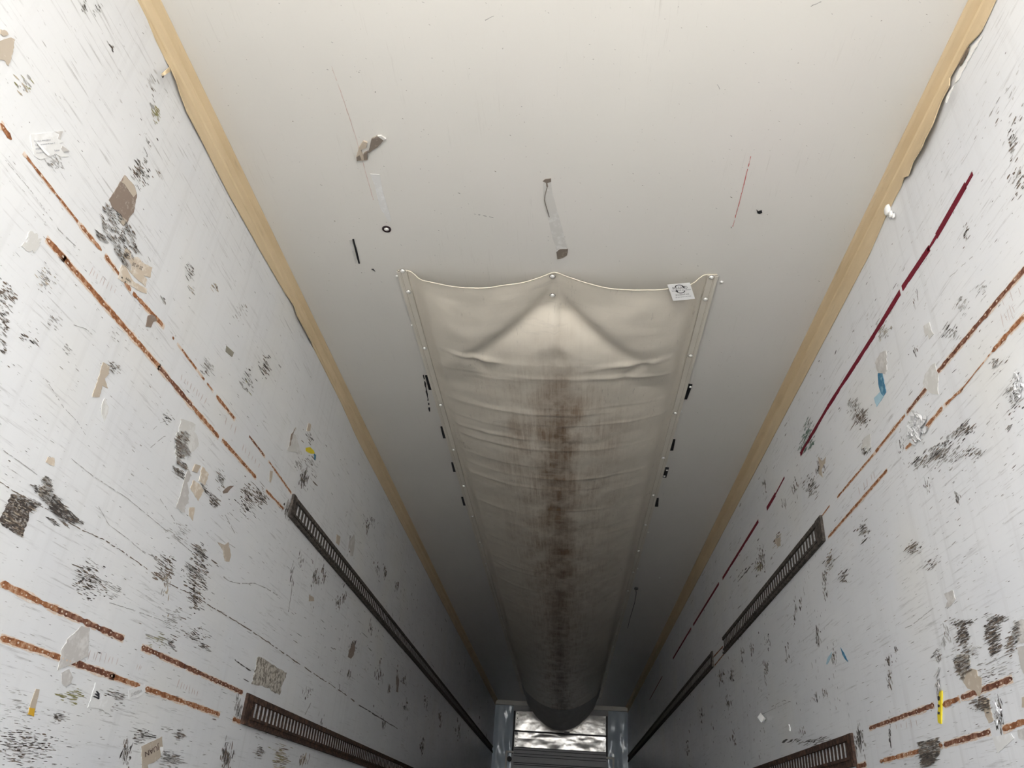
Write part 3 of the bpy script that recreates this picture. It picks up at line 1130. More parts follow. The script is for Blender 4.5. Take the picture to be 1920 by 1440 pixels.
rem = remnant
rem('tape_remnant', 'L', [(z3(0, 0, [(-20, 240), (65, 210), (85, 225), (75, 290), (48, 370), (25, 340), (-20, 330)]), M['tape_tan']),
                          (z3(0, 0, [(5, 165), (40, 175), (50, 195), (20, 203), (5, 190)]), M['tape_tan'])],
    'tan tape remnant with white scratches at the top left picture edge', 'tape')
plab = rem('shipping_label', 'L', [(zz(0, 220, 12, [(680, 385), (1060, 345), (1420, 305), (1385, 400), (1360, 500), (1440, 550), (1330, 590), (1570, 760), (1420, 790), (1550, 880), (1360, 885), (1250, 820), (1130, 880), (900, 950), (770, 860), (720, 650)]), M['tape_clear']),
                                   (zz(0, 220, 12, [(1240, 320), (1420, 305), (1385, 400), (1360, 500), (1300, 480), (1330, 380)]), M['tape_grey']),
                                   (zz(0, 220, 12, [(1400, 640), (1570, 760), (1430, 770), (1380, 700)]), M['tape_grey'])],
           'torn pale shipping label with faded blue print on the left wall', 'label', 0.5)


def wtext(s, side, bl, br, tl, mat, parent, off=0.0034, name='lettering'):
    return text_on(s, P(side, *bl, off), P(side, *br, off), P(side, *tl, off), name, mat, parent)


def z12(x, y):
    return (x / 12, 220 + y / 12)


wtext('Product: 80X2ZDU', 'L', z12(785, 555), z12(1145, 525), z12(775, 520), M['ink_blue'], plab)
wtext('Temperature Range 3', 'L', z12(795, 650), z12(1240, 595), z12(785, 615), M['ink_blue'], plab)
wtext('MODEL', 'L', z12(810, 735), z12(930, 720), z12(803, 700), M['ink_blue'], plab)
wtext('Product #', 'L', z12(830, 825), z12(1005, 800), z12(823, 790), M['ink_blue'], plab)
wtext('Letter', 'L', z12(1235, 765), z12(1350, 755), z12(1225, 725), M['ink_blue'], plab)
mb = patch_mesh(MB(), 'L', zz(0, 220, 12, [(800, 540), (850, 560), (1120, 830), (1090, 870), (1000, 790)]), 0.0046, 0.0008, 0.4)
mb.build('scratch', M['fl_white'], plab)

rem('tape_remnant', 'L', [(z3(0, 0, [(165, 1300), (215, 1320), (232, 1360), (200, 1418), (150, 1410), (120, 1385), (150, 1360)]), M['tape_pale'])],
    'pale grey glue smear with ragged edge between the upper left rust lines', 'tape', 3.0)
b6 = lambda pts: zz(180, 320, 6, pts)
rem('tape_remnant', 'L', [(b6([(325, 50), (380, 110), (430, 165), (462, 270), (440, 380), (425, 470), (390, 510), (350, 590), (310, 625), (270, 570), (265, 480), (200, 430), (145, 330), (215, 230), (260, 150)]), M['tape_brown']),
                          (b6([(325, 55), (380, 112), (432, 170), (455, 260), (420, 300), (360, 210), (320, 150), (290, 130)]), M['tape_tan']),
                          (b6([(270, 500), (350, 560), (310, 620), (275, 570)]), M['tape_tan'])],
    'large dark brown diamond of tape high on the left wall', 'tape', 0.8)
pt = rem('paper_remnant', 'L', [(b6([(340, 870), (395, 905), (400, 980), (470, 970), (520, 1030), (580, 1060), (635, 1090), (612, 1205), (540, 1180), (575, 1225), (560, 1305), (480, 1240), (420, 1180), (330, 1070), (305, 970)]), M['paper_tan']),
                                (b6([(310, 980), (360, 1000), (400, 1060), (390, 1130), (345, 1080)]), M['tape_grey'])],
         'torn tan paper printed 20 of 20 below the brown tape diamond', 'paper', 0.8)
wtext('20 of 20', 'L', b6([(530, 1085)])[0], b6([(418, 1030)])[0], b6([(515, 1120)])[0], M['ink'], pt, 0.0036)
pt2 = rem('paper_remnant', 'L', [(b6([(290, 1055), (335, 1080), (380, 1170), (430, 1250), (520, 1300), (575, 1330), (570, 1385), (480, 1350), (390, 1290), (300, 1250), (250, 1215), (265, 1130)]), M['paper_tan'])],
          'long tan paper scrap lying over the upper left rust line', 'paper', 0.7)
wtext('NIM', 'L', b6([(395, 1235)])[0], b6([(345, 1195)])[0], b6([(385, 1258)])[0], M['ink'], pt2, 0.0030)
c2 = lambda pts: z3(0, 480, pts)
rem('paper_remnant', 'L', [(c2([(833, 335), (855, 328), (875, 340), (885, 365), (862, 372), (850, 402), (820, 396)]), M['tape_brown'])],
    'small brown scrap hanging from the upper left rust line', 'paper', 0.6)
rem('tape_remnant', 'L', [(c2([(1275, 505), (1317, 542), (1306, 568), (1270, 538)]), M['tape_olive'])],
    'small olive square of tape alone under the left trim', 'tape', 0.3)
rem('tape_remnant', 'L', [(c2([(580, 598), (618, 620), (612, 660), (590, 690), (608, 745), (575, 730), (560, 795), (520, 792), (540, 730), (560, 670)]), M['tape_tan'])],
    'tan jagged tape scrap left of the long rust line', 'tape', 1.0)
rem('tape_remnant', 'L', [(c2([(590, 798), (612, 850), (605, 890), (588, 932), (570, 880), (575, 830)]), M['tape_pale'])],
    'pale leaf-shaped scrap under the tan jagged scrap', 'tape', 0.6)
d6 = lambda pts: zz(300, 760, 6, pts)
rem('tape_remnant', 'L', [(d6([(235, 155), (330, 185), (400, 215), (385, 290), (415, 330), (440, 430), (380, 520), (300, 560), (190, 630), (180, 480), (185, 330), (215, 260)]), M['tape_pale'])],
    'big pale glue patch covered in dark scuffs, centre of the left wall', 'tape', 2.0)
rem('tape_remnant', 'L', [(d6([(320, 715), (360, 790), (305, 870), (325, 960), (320, 1100), (280, 1140), (285, 1200), (245, 1205), (185, 1150), (240, 970), (285, 790)]), M['tape_grey'])],
    'tall grey strip of torn tape below the scuffed glue patch', 'tape', 1.4)
rem('paper_remnant', 'L', [(d6([(380, 840), (440, 880), (500, 960), (430, 1075), (345, 930)]), M['paper_tan']),
                           (d6([(480, 690), (550, 780), (510, 900), (440, 850)]), M['paper_tan']),
                           (d6([(400, 660), (460, 680), (420, 760), (370, 740)]), M['tape_tan'])],
    'tan paper diamond in pieces beside the tall grey strip', 'paper', 1.0)
rem('tape_remnant', 'L', [(d6([(330, 1150), (390, 1150), (385, 1220), (370, 1300), (325, 1240)]), M['paper_tan'])],
    'small tan scrap at the foot of the tall grey strip', 'tape', 0.8)
rem('tape_remnant', 'L', [(d6([(708, 970), (740, 935), (790, 905), (835, 905), (790, 945), (760, 985), (715, 992)]), M['tape_brown'])],
    'little brown curved scrap among scuffs near the upper left rail end', 'tape', 0.4)
rem('tape_remnant', 'L', [(d6([(1240, 735), (1270, 740), (1262, 820), (1250, 870), (1230, 850)]), M['tape_tan'])],
    'tiny tan scrap between the rust lines just before the upper left rail', 'tape', 0.4)
rem('tape_remnant', 'L', [(d6([(1530, 245), (1535, 270), (1500, 320), (1530, 330), (1600, 560), (1540, 530), (1450, 515), (1430, 500), (1465, 430), (1480, 320)]), M['tape_pale']),
                          (d6([(1530, 250), (1500, 320), (1470, 450), (1455, 460), (1480, 320)]), M['tape_brown'])],
    'ragged outlined label scrap left of the yellow sticker bit', 'tape', 0.8)
rem('sticker_bit', 'L', [(d6([(1640, 480), (1690, 470), (1730, 510), (1745, 545), (1700, 545), (1645, 515)]), M['yellow']),
                         (d6([(1735, 540), (1757, 560), (1748, 620), (1735, 600)]), M['blue'])],
    'tiny yellow sticker bit with a blue tail on the left wall', 'sticker', 0.4)
rem('tape_remnant', 'L', [(d6([(1670, 200), (1700, 210), (1690, 290), (1650, 290)]), M['paper_tan'])],
    'small pale tan scrap just above the yellow sticker bit', 'tape', 0.5)
rem('tape_remnant', 'L', [(zz(0, 860, 8, [(720, -25), (815, -10), (822, 50), (815, 110), (760, 95), (690, 50)]), M['paper_tan'])],
    'pale yellow scrap above the big black scuff at left', 'tape', 0.6)
rem('glue_patch', 'L', [(zz(0, 860, 8, [(170, 540), (330, 570), (560, 730), (430, 830), (440, 890), (330, 1170), (100, 1040), (-30, 940), (40, 840), (110, 700)]), M['dirty_dark'])],
    'dark mottled glue square at the left picture edge', 'glue', 2.0)
rem('glue_patch', 'L', [(zz(0, 860, 8, [(690, 260), (745, 300), (790, 440), (770, 480), (720, 690), (580, 540), (590, 440), (670, 400), (640, 310)]), M['dirty'])],
    'narrow dirty glue patch above the long black scratch', 'glue', 1.4)
rem('glue_patch', 'L', [(zz(0, 860, 8, [(830, 540), (900, 640), (1000, 760), (1060, 830), (1040, 900), (940, 890), (800, 800), (740, 720), (780, 600)]), M['dirty_dark'])],
    'black smeared glue patch where the long scratch begins', 'glue', 1.4)
e3 = lambda pts: z3(0, 960, pts)
rem('tape_remnant', 'L', [(e3([(460, 640), (505, 650), (500, 740), (495, 812), (415, 850), (325, 890), (340, 820), (345, 780), (385, 710)]), M['tape_grey'])],
    'grey translucent tape across the lower left rust line', 'tape', 1.0)
rem('tape_remnant', 'L', [(e3([(345, 905), (390, 885), (412, 930), (400, 965), (372, 985), (350, 965)]), M['tape_grey'])],
    'rounded grey tape scrap just under the lower left rust line', 'tape', 0.8)
rem('tape_remnant', 'L', [(e3([(203, 995), (224, 998), (205, 1080), (192, 1150), (158, 1138), (172, 1080)]), M['tape_tan']),
                          (e3([(168, 1100), (198, 1105), (191, 1150), (159, 1138)]), M['orange'])],
    'narrow tan strip with an orange end at lower left', 'tape', 0.5)
cl = rem('tape_remnant', 'L', [(zz(160, 1270, 8.47, [(165, 85), (240, 130), (235, 230), (330, 310), (420, 290), (490, 380), (470, 410), (400, 500), (400, 600), (240, 500), (40, 480), (80, 380)]), M['tape_clear'])],
         'crinkled clear label scrap with black bars at lower left', 'tape', 1.0)
for k in range(3):
    mb = patch_mesh(MB(), 'L', zz(160, 1270, 8.47, [(150 + k * 25 - 30, 240 - k * 40 + 60), (180 + k * 20 - 30, 240 - k * 40 + 55), (235, 325 - k * 30), (215, 350 - k * 30)]), 0.0032, 0.001, 0.3)
    mb.build('printed_bar', M['ink'], cl)
wl = rem('tape_remnant', 'L', [(zz(160, 1270, 8.47, [(690, 210), (830, 150), (955, 110), (945, 240), (850, 310), (700, 350)]), M['tape_clear'])],
         'pale clear label scrap covering a gap in the lower left rust line', 'tape', 0.5)
wtext('WEIGHT', 'L', (160 + 900 / 8.47, 1270 + 185 / 8.47), (160 + 720 / 8.47, 1270 + 255 / 8.47), (160 + 905 / 8.47, 1270 + 235 / 8.47), M['fl_grey'], wl, 0.0030)
jl = rem('name_label', 'L', [(zz(160, 1270, 8.47, [(895, 1100), (1060, 1020), (1220, 940), (1230, 1090), (1195, 1270), (1100, 1350), (990, 1390), (1000, 1480), (905, 1480)]), M['tape_tan']),
                             (zz(160, 1270, 8.47, [(1190, 1100), (1240, 1105), (1240, 1150), (1200, 1220)]), M['fl_white'])],
         'tan name label reading JUAN upside down at the bottom left', 'label', 0.6)
j8 = lambda x, y: (160 + x / 8.47, 1270 + y / 8.47)
wtext('JUAN', 'L', j8(1165, 1040), j8(940, 1160), j8(1180, 1145), M['ink_brown'], jl, 0.0036)
rem('glue_patch', 'L', [(zz(440, 1200, 6, [(265, 185), (330, 210), (480, 310), (590, 370), (560, 450), (530, 520), (510, 615), (410, 570), (400, 545), (290, 510), (190, 500), (215, 400), (240, 300)]), M['dirty'])],
    'square dirty glue patch just above the lower left rail end', 'glue', 1.4)
rem('tape_remnant', 'L', [(e3([(1225, 170), (1265, 185), (1285, 170), (1300, 240), (1290, 280), (1265, 275), (1255, 215)]), M['tape_tan'])],
    'small forked tan scrap in the middle of the left wall', 'tape', 0.6)
rem('tape_remnant', 'L', [(zz(500, 900, 6, [(790, 610), (832, 640), (815, 740), (778, 705)]), M['tape_tan'])],
    'small tan square beside the upper left rail', 'tape', 0.3)
rem('tape_remnant', 'L', [(zz(500, 900, 6, [(985, 610), (995, 700), (975, 850), (945, 860), (935, 760), (915, 800), (930, 690)]), M['tape_grey'])],
    'narrow grey leaf-shaped scrap above the upper left rail', 'tape', 0.6)
rem('tape_remnant', 'L', [(zz(500, 900, 6, [(480, 1290), (530, 1320), (535, 1360), (475, 1365)]), M['tape_tan'])],
    'small tan corner scrap below the upper left rail', 'tape', 0.3)
rem('tape_remnant', 'L', [(zz(440, 1200, 6, [(1335, 20), (1355, 60), (1345, 160), (1310, 210), (1275, 190), (1290, 110)]), M['tape_brown'])],
    'brown teardrop scrap between the two left rails', 'tape', 0.8)
rem('tape_remnant', 'L', [(zz(440, 1200, 6, [(1838, 380), (1850, 450), (1840, 590), (1818, 580), (1820, 450)]), M['tape_brown'])],
    'thin brown vertical scrap between the two left rails', 'tape', 0.6)
# right wall
f3 = lambda pts: z3(1280, 480, pts)
rem('tape_remnant', 'R', [(f3([(1352, 395), (1388, 372), (1395, 410), (1410, 440), (1385, 468), (1375, 440), (1365, 455)]), M['tape_pale'])],
    'small pale scrap between the red tape and the upper right rust line', 'tape', 0.6)
rem('tape_remnant', 'R', [(f3([(1080, 600), (1110, 545), (1145, 530), (1150, 600), (1142, 665), (1098, 655)]), M['tape_grey'])],
    'grey crumpled scrap directly above the blue paint patch', 'tape', 1.2)
rem('paint_patch', 'R', [(f3([(1098, 658), (1122, 660), (1143, 765), (1128, 790), (1112, 765), (1100, 720)]), M['blue']),
                         (f3([(1075, 800), (1108, 765), (1128, 790), (1090, 848)]), M['blue_pale'])],
    'hook-shaped blue paint patch on the right wall', 'paint', 0.5)
rem('tape_remnant', 'R', [(f3([(1365, 660), (1405, 608), (1420, 602), (1425, 640), (1440, 662), (1432, 745), (1440, 780), (1405, 778), (1370, 750), (1350, 715)]), M['tape_pale'])],
    'pale pinkish tape scrap crossing the upper right rust line', 'tape', 0.8)
rem('tape_remnant', 'R', [(f3([(762, 1130), (785, 1155), (805, 1130), (800, 1165), (780, 1200), (788, 1245), (765, 1225), (770, 1180)]), M['tape_tan'])],
    'small forked tan scrap below the pointed red tape end', 'tape', 0.5)
rem('tape_remnant', 'R', [(f3([(1030, 1015), (1055, 1000), (1058, 1075), (1040, 1105), (1030, 1070), (1005, 1085), (1010, 1040)]), M['tape_pale'])],
    'pale grey scrap below the dark rub marks on the right wall', 'tape', 1.0)


def wad(name, side, cx, cy, rx, ry, label, seed, n=9, mat=None):
    """crumpled film: several thin folded leaves sticking out from the wall"""
    rr = random.Random(seed)
    mb = MB()
    for i in range(n):
        a = rr.uniform(0, 6.28)
        x, y = cx + rr.gauss(0, 0.26) * rx, cy + rr.gauss(0, 0.26) * ry
        l, w = rr.uniform(0.2, 0.55) * ry, rr.uniform(0.04, 0.13) * rx
        a = rr.uniform(0.9, 2.2)
        dx, dy = math.cos(a), math.sin(a)
        h = [rr.uniform(0.001, 0.010) for _ in range(6)]
        q = [P(side, x - dx * l / 2 - dy * w, y - dy * l / 2 + dx * w, h[0]), P(side, x - dy * w * 1.2, y + dx * w * 1.2, h[1]), P(side, x + dx * l / 2 - dy * w * 0.5, y + dy * l / 2 + dx * w * 0.5, h[2]),
             P(side, x + dx * l / 2 + dy * w * 0.6, y + dy * l / 2 - dx * w * 0.6, h[3]), P(side, x + dy * w, y - dx * w, h[4]), P(side, x - dx * l / 2 + dy * w * 0.7, y - dy * l / 2 - dx * w * 0.7, h[5])]
        mb.grid([[q[0], q[1], q[2]], [q[5], q[4], q[3]]])
    o = mb.build(name, mat or M['foil'])
    sm = o.modifiers.new('thickness', 'SOLIDIFY')
    sm.thickness = 0.0006
    return tag(o, label, 'film')


wad('film_wad', 'R', 1718, 802, 32, 40, 'shiny crumpled film stuck on the upper right rust line', 3, 46)
wad('film_wad', 'R', 1908, 725, 22, 34, 'shiny crumpled film at the right picture edge', 8, 24)
wad('film_wad', 'R', 1873, 1337, 12, 30, 'shiny film bits near the lower right corner', 12, 16)
h5 = lambda pts: z3(1280, 960, pts)
ys_ = rem('yellow_tape_strip', 'R', [(h5([(1441, 1003), (1456, 1005), (1455, 1100), (1452, 1192), (1436, 1185), (1432, 1140), (1438, 1080)]), M['yellow'])],
          'bright yellow tape strip with black print on the right wall', 'tape', 0.3, 4, 0.004)
for (a, b) in ((1035, 1060), (1082, 1098), (1122, 1138)):
    mb = patch_mesh(MB(), 'R', h5([(1433, a), (1444, a + 3), (1443, b), (1434, b)]), 0.0056, 0.001, 0.4, 3)
    mb.build('printed_mark', M['ink'], ys_)
wad('film_scrap', 'R', 1758, 1280, 6, 40, 'grey film tail hanging above the yellow tape strip', 21, 14, M['tape_grey'])
rem('tape_remnant', 'R', [(zz(1700, 1120, 4.5, [(530, 600), (590, 615), (595, 660), (632, 680), (632, 770), (615, 858), (575, 790), (515, 770), (480, 720), (500, 640)]), M['tape_tan'])],
    'tan translucent tape point across the lower right rust line', 'tape', 0.8)
rem('tape_remnant', 'R', [(zz(1700, 1120, 4.5, [(625, 850), (690, 850), (700, 920), (730, 1040), (690, 1060), (650, 960)]), M['tape_tan'])],
    'tan vertical scrap under the tan tape point', 'tape', 1.0)
rem('tape_remnant', 'R', [(zz(1700, 1120, 4.5, [(905, 215), (970, 185), (1000, 190), (1000, 380), (935, 395), (920, 300)]), M['tape_grey'])],
    'grey tape block at the right picture edge, upper of two', 'tape', 1.0)
rem('tape_remnant', 'R', [(zz(1700, 1120, 4.5, [(930, 430), (1000, 400), (1000, 690), (965, 600), (945, 500)]), M['tape_grey'])],
    'grey tape block at the right picture edge, lower of two', 'tape', 1.0)
rem('tape_remnant', 'R', [(zz(1700, 1120, 4.5, [(720, 1180), (880, 1150), (905, 1190), (768, 1315)]), M['tape_clear'])],
    'clear tape triangle near the bottom right corner', 'tape', 0.4)
rem('tape_remnant', 'R', [(zz(1700, 1120, 4.5, [(935, 1120), (1000, 1100), (1000, 1210), (945, 1190)]), M['tape_grey'])],
    'small grey scrap on the lower right rust line at the picture edge', 'tape', 0.8)
rem('tape_remnant', 'R', [(zz(1700, 1120, 4.5, [(970, 845), (1000, 835), (1000, 930), (972, 930)]), M['tape_tan'])],
    'tan corner scrap at the right edge between the lower rust lines', 'tape', 0.8)
rem('glue_patch', 'R', [(zz(1700, 1120, 4.5, [(95, 1235), (150, 1215), (250, 1190), (280, 1230), (265, 1330), (200, 1400), (130, 1430), (115, 1330)]), M['dirty'])],
    'dark scuffed glue block at the bottom of the right wall', 'glue', 2.4)
rem('glue_patch', 'R', [(zz(1700, 1120, 4.5, [(420, 490), (520, 480), (530, 560), (500, 640), (480, 720), (440, 650), (400, 560)]), M['dirty'])],
    'brown grey glue smear above the tan tape point', 'glue', 2.0)
rem('tape_remnant', 'R', [(h5([(1470, 460), (1520, 440), (1532, 490), (1505, 530), (1475, 540), (1490, 500)]), M['tape_grey'])],
    'faint grey smear above the dark rub marks at lower right', 'tape', 1.0)
rem('tape_remnant', 'R', [(h5([(520, 150), (550, 145), (550, 190), (535, 195), (518, 175)]), M['tape_tan'])],
    'small tan scrap beside the upper right rail', 'tape', 0.8)
ps = MB()
q = [P('R', 1420, 1345, 0.060), P('R', 1426, 1336, 0.030), P('R', 1433, 1345, 0.003), P('R', 1427, 1355, 0.030), P('R', 1436, 1348, 0.012), P('R', 1431, 1355, 0.010)]
ps.flat([q[0], q[1], q[2], q[3]])
ps.flat([q[2], q[4], q[5], q[3]])
pso = ps.build('paper_scrap', M['white'])
sm = pso.modifiers.new('thickness', 'SOLIDIFY')
sm.thickness = 0.0006
tag(pso, 'small folded white paper scrap on the dark part of the right wall', 'paper')
rem('paper_scrap', 'R', [(h5([(596, 1195), (602, 1215), (602, 1232), (594, 1228)]), M['white'])],
    'tiny white fleck of paper right of the white scrap', 'paper', 0.1, 4, 0.004)
rem('paint_mark', 'R', [(h5([(887, 762), (905, 790), (930, 845), (915, 830), (898, 805)]), M['blue'])],
    'blue paint stroke above the lower right rail', 'paint', 0.5)
rem('paint_mark', 'R', [(h5([(838, 788), (835, 815), (812, 858), (805, 855), (818, 815)]), M['blue_pale']),
                        (h5([(838, 800), (850, 840), (845, 858), (836, 830)]), M['fl_grey'])],
    'pale blue grey paint stroke beside the brighter blue stroke', 'paint', 0.6)

# ------------------------------------------------------------------ things on the ceiling and trims
g4 = lambda pts: zz(640, 240, 4, pts)
dt = rem('duct_tape_scrap', 'C', [(g4([(115, 250), (112, 215), (130, 150), (165, 100), (195, 110), (185, 150), (145, 165), (160, 210), (190, 180), (195, 240)]), M['tape_tan']),
                                  (g4([(200, 190), (225, 85), (270, 62), (320, 90), (270, 145)]), M['duct_tape'], 'folded_flap'),
                                  (g4([(270, 62), (300, 60), (335, 85), (318, 95)]), M['tape_pale'], 'folded_flap'),
                                  (g4([(115, 250), (112, 220), (135, 205), (150, 240)]), M['duct_tape'], 'folded_flap'),
                                  (g4([(165, 200), (195, 180), (195, 235), (170, 240)]), M['duct_tape'], 'folded_flap')],
         'crumpled brown duct tape scrap stuck to the ceiling', 'tape', 0.4, 4, 0.006)
rem('clear_tape_strip', 'C', [(g4([(215, 345), (285, 350), (310, 470), (375, 690), (360, 705), (290, 600), (250, 430)]), M['tape_clear'])],
    'faint clear tape strip on the ceiling above the black ring', 'tape', 0.3)
t2 = rem('clear_tape_strip', 'C', [(g4([(1512, 400), (1572, 385), (1580, 480), (1625, 640), (1695, 905), (1620, 940), (1575, 790), (1520, 560)]), M['tape_pale']),
                                   (g4([(1510, 402), (1530, 385), (1572, 380), (1574, 405), (1545, 412), (1550, 440), (1538, 440), (1535, 412)]), M['duct_tape'], 'dark_end'),
                                   (g4([(1612, 935), (1640, 910), (1700, 908), (1692, 955), (1660, 975), (1620, 985)]), M['duct_tape'], 'dark_end')],
         'long clear tape strip with dark ends on the ceiling before the duct', 'tape', 0.4)
mb = MB()
pts_ = [P('C', *g4([p])[0], 0.004) for p in ((1545, 440), (1528, 500), (1522, 540), (1540, 600), (1560, 670))]
mb.tube(pts_, 0.0012, 5).build('crease_line', M['fl_brown'], t2)
rg = MB()
c0 = P('C', 725, 429)
rows = []
for i in range(24):
    a = i / 24 * 2 * math.pi
    rows.append([c0 + Vector((r * math.cos(a), r * math.sin(a), -h)) for r, h in ((0.0085, 0.0003), (0.0085, 0.0035), (0.019, 0.0035), (0.019, 0.0003))])
rows.append(rows[0])
rgo = rg.grid(rows, 0, True).build('rubber_washer', plain('dark_rubber', (0.022, 0.010, 0.013), 0.5))
tag(rgo, 'round black washer with a white screw on the ceiling', 'washer')
o = obj('screw', snap_me, None, rgo)
o.location = c0 + Vector((0, 0, -0.0005))
mb = patch_mesh(MB(), 'C', g4([(82, 838), (94, 835), (112, 900), (140, 1018), (128, 1018), (108, 940)]), 0.003, 0.0027, 0.3)
bt = mb.build('black_tape_sliver', M['black'])
tag(bt, 'black tape sliver on the ceiling left of the duct corner', 'tape')
mb = patch_mesh(MB(), 'C', g4([(58, 840), (78, 838), (112, 1015), (104, 1018)]), 0.002, 0.0017, 0.3)
mb.build('tape_backing', M['tape_pale'], bt)
for (pts, lb) in (([(225, 1060), (240, 1058), (256, 1078), (245, 1072)], 'tiny black chip on the ceiling beside the duct corner'),):
    mb = patch_mesh(MB(), 'C', g4(pts), 0.002, 0.0017, 0.2)
    tag(mb.build('black_chip', M['black']), lb, 'chip')
mb = patch_mesh(MB(), 'C', z3(1280, 0, [(415, 1180), (425, 1190), (445, 1185), (448, 1197), (432, 1205), (420, 1200)]), 0.003, 0.0027, 0.2)
tag(mb.build('black_chip', M['black']), 'small black chip on the ceiling between duct and right trim', 'chip')
# dotted black line left of the duct, red pencil lines, scribbles: marks of the ceiling itself
def line_mark(side, pts, w, mat, name, seed=1, dash=0.0, parent=None, wob=0.4):
    rr = random.Random(seed)
    mb = MB()
    for (a, b) in zip(pts, pts[1:]):
        L = math.hypot(b[0] - a[0], b[1] - a[1])
        n = max(2, int(L / 4))
        ux, uy = (b[0] - a[0]) / L, (b[1] - a[1]) / L
        prev = None
        for i in range(n + 1):
            t = i / n
            x, y = a[0] + (b[0] - a[0]) * t + rr.uniform(-wob, wob), a[1] + (b[1] - a[1]) * t + rr.uniform(-wob, wob)
            ww = w * rr.uniform(0.3, 1.0) / 2
            cur = (P(side, x - uy * ww, y + ux * ww, 0.0008), P(side, x + uy * ww, y - ux * ww, 0.0008))
            if prev and rr.random() > dash:
                mb.flat([prev[0], cur[0], cur[1], prev[1]])
            prev = cur
    o = mb.build(name, mat, parent or WALL[side])
    return o


red_pencil = plain('red_pencil', (0.55, 0.16, 0.15), 0.7)
red_faint = plain('faint_red_pencil', (0.58, 0.42, 0.38), 0.7)
line_mark('C', [(1408, 293), (1390, 365), (1374, 425)], 2.0, red_pencil, 'pencil_line', 1, 0.05)
line_mark('C', [(640, 175), (668, 260), (700, 375)], 1.5, red_faint, 'pencil_line', 2, 0.1)
line_mark('C', [(620, 120), (640, 175)], 1.0, red_faint, 'pencil_line', 3, 0.3)
line_mark('C', [(1371, 425), (1371, 428)], 3.0, M['fl_dark'], 'scuff_mark', 3)
line_mark('C', [(794, 703), (800, 735), (806, 772)], 4.0, M['black'], 'scuff_line', 4, 0.28)
line_mark('C', [(905, 40), (930, 28)], 2.0, M['fl_grey'], 'scuff_line', 5, 0.2)
line_mark('C', [(1520, 12), (1540, 3)], 2.0, M['fl_grey'], 'scuff_line', 6, 0.2)
line_mark('C', [(865, 403), (880, 400), (905, 404), (925, 408)], 1.8, M['fl_grey'], 'scuff_line', 7, 0.3)
line_mark('C', [(1345, 158), (1352, 172)], 1.8, M['fl_grey'], 'scuff_line', 8, 0.2)

blob = MB()
for (px, py, r) in ((1664, 394, 0.022), (1670, 402, 0.014), (1675, 405, 0.010)):
    c0 = P('R', px, py, 0.010)
    rows = []
    for k in range(7):
        a = -math.pi / 2 + math.pi * k / 6
        rows.append([c0 + Vector((-r * 0.45 * math.sin(a), r * math.cos(a) * math.cos(q * math.pi / 5) * (1 + 0.15 * math.sin(q * 2.1)), r * math.cos(a) * math.sin(q * math.pi / 5))) for q in range(10)])
    blob.grid(rows, 0, True)
tag(blob.build('sealant_blob', M['white'], None, True), 'white sealant blob on the lower edge of the right trim', 'sealant')


# ------------------------------------------------------------------ scuffs: clusters of small rub marks
def fleck(mb, side, x, y, l, w, kind, rr, mi, off=0.0):
    dx, dy = dirpx(x, y, kind)
    dx += rr.uniform(-0.12, 0.12)
    dy += rr.uniform(-0.12, 0.12)
    nx, ny = -dy, dx
    a, b = rr.uniform(0.3, 0.9), rr.uniform(0.3, 0.9)
    o = 0.0006 + off
    q = [(-l, 0), (-l * a, w * 0.8), (l * 0.3, w * rr.uniform(0.5, 1.1)), (l, rr.uniform(-w, w) * 0.4), (l * b, -w * 0.8), (-l * 0.2, -w * rr.uniform(0.4, 1.0))]
    mb.flat([P(side, x + dx * u + nx * v, y + dy * u + ny * v, o) for u, v in q], mi)


def in_poly(x, y, pts):
    c = False
    j = len(pts) - 1
    for i in range(len(pts)):
        (xi, yi), (xj, yj) = pts[i], pts[j]
        if (yi > y) != (yj > y) and x < (xj - xi) * (y - yi) / (yj - yi) + xi:
            c = not c
        j = i
    return c


FL = ['fl_dark', 'fl_brown', 'fl_grey', 'fl_tan', 'fl_olive', 'fl_green', 'fl_white', 'fl_pale']
FM = [M[k] for k in FL]


def scuffs(side, shape, n, kind, mix, size=1.0, seed=0, off=0.0, lw=(4.6, 0.95)):
    """shape: (cx, cy, rx, ry) or pixel polygon; mix: weights for dark, brown, grey, tan, olive, green, white"""
    rr = random.Random(seed * 131 + int(shape[0] if not isinstance(shape[0], tuple) else shape[0][0]))
    mb = MB()
    idx = [i for i, w in enumerate(mix) for _ in range(w)]
    for _ in range(int(n * 0.85)):
        if isinstance(shape[0], tuple):
            xs_ = [p[0] for p in shape]
            ys__ = [p[1] for p in shape]
            for _t in range(40):
                x, y = rr.uniform(min(xs_), max(xs_)), rr.uniform(min(ys__), max(ys__))
                if in_poly(x, y, shape):
                    break
        else:
            x, y = rr.gauss(shape[0], shape[2] * 0.5), rr.gauss(shape[1], shape[3] * 0.5)
        l = lw[0] * size * math.exp(rr.gauss(0, 0.45))
        w = lw[1] * size * math.exp(rr.gauss(0, 0.35))
        fleck(mb, side, x, y, l, w, kind, rr, rr.choice(idx), off + rr.uniform(0, 0.0003))
    o = mb.build('scuff_cluster', FM, WALL[side])
    tag(o, kind='stuff')
    return o


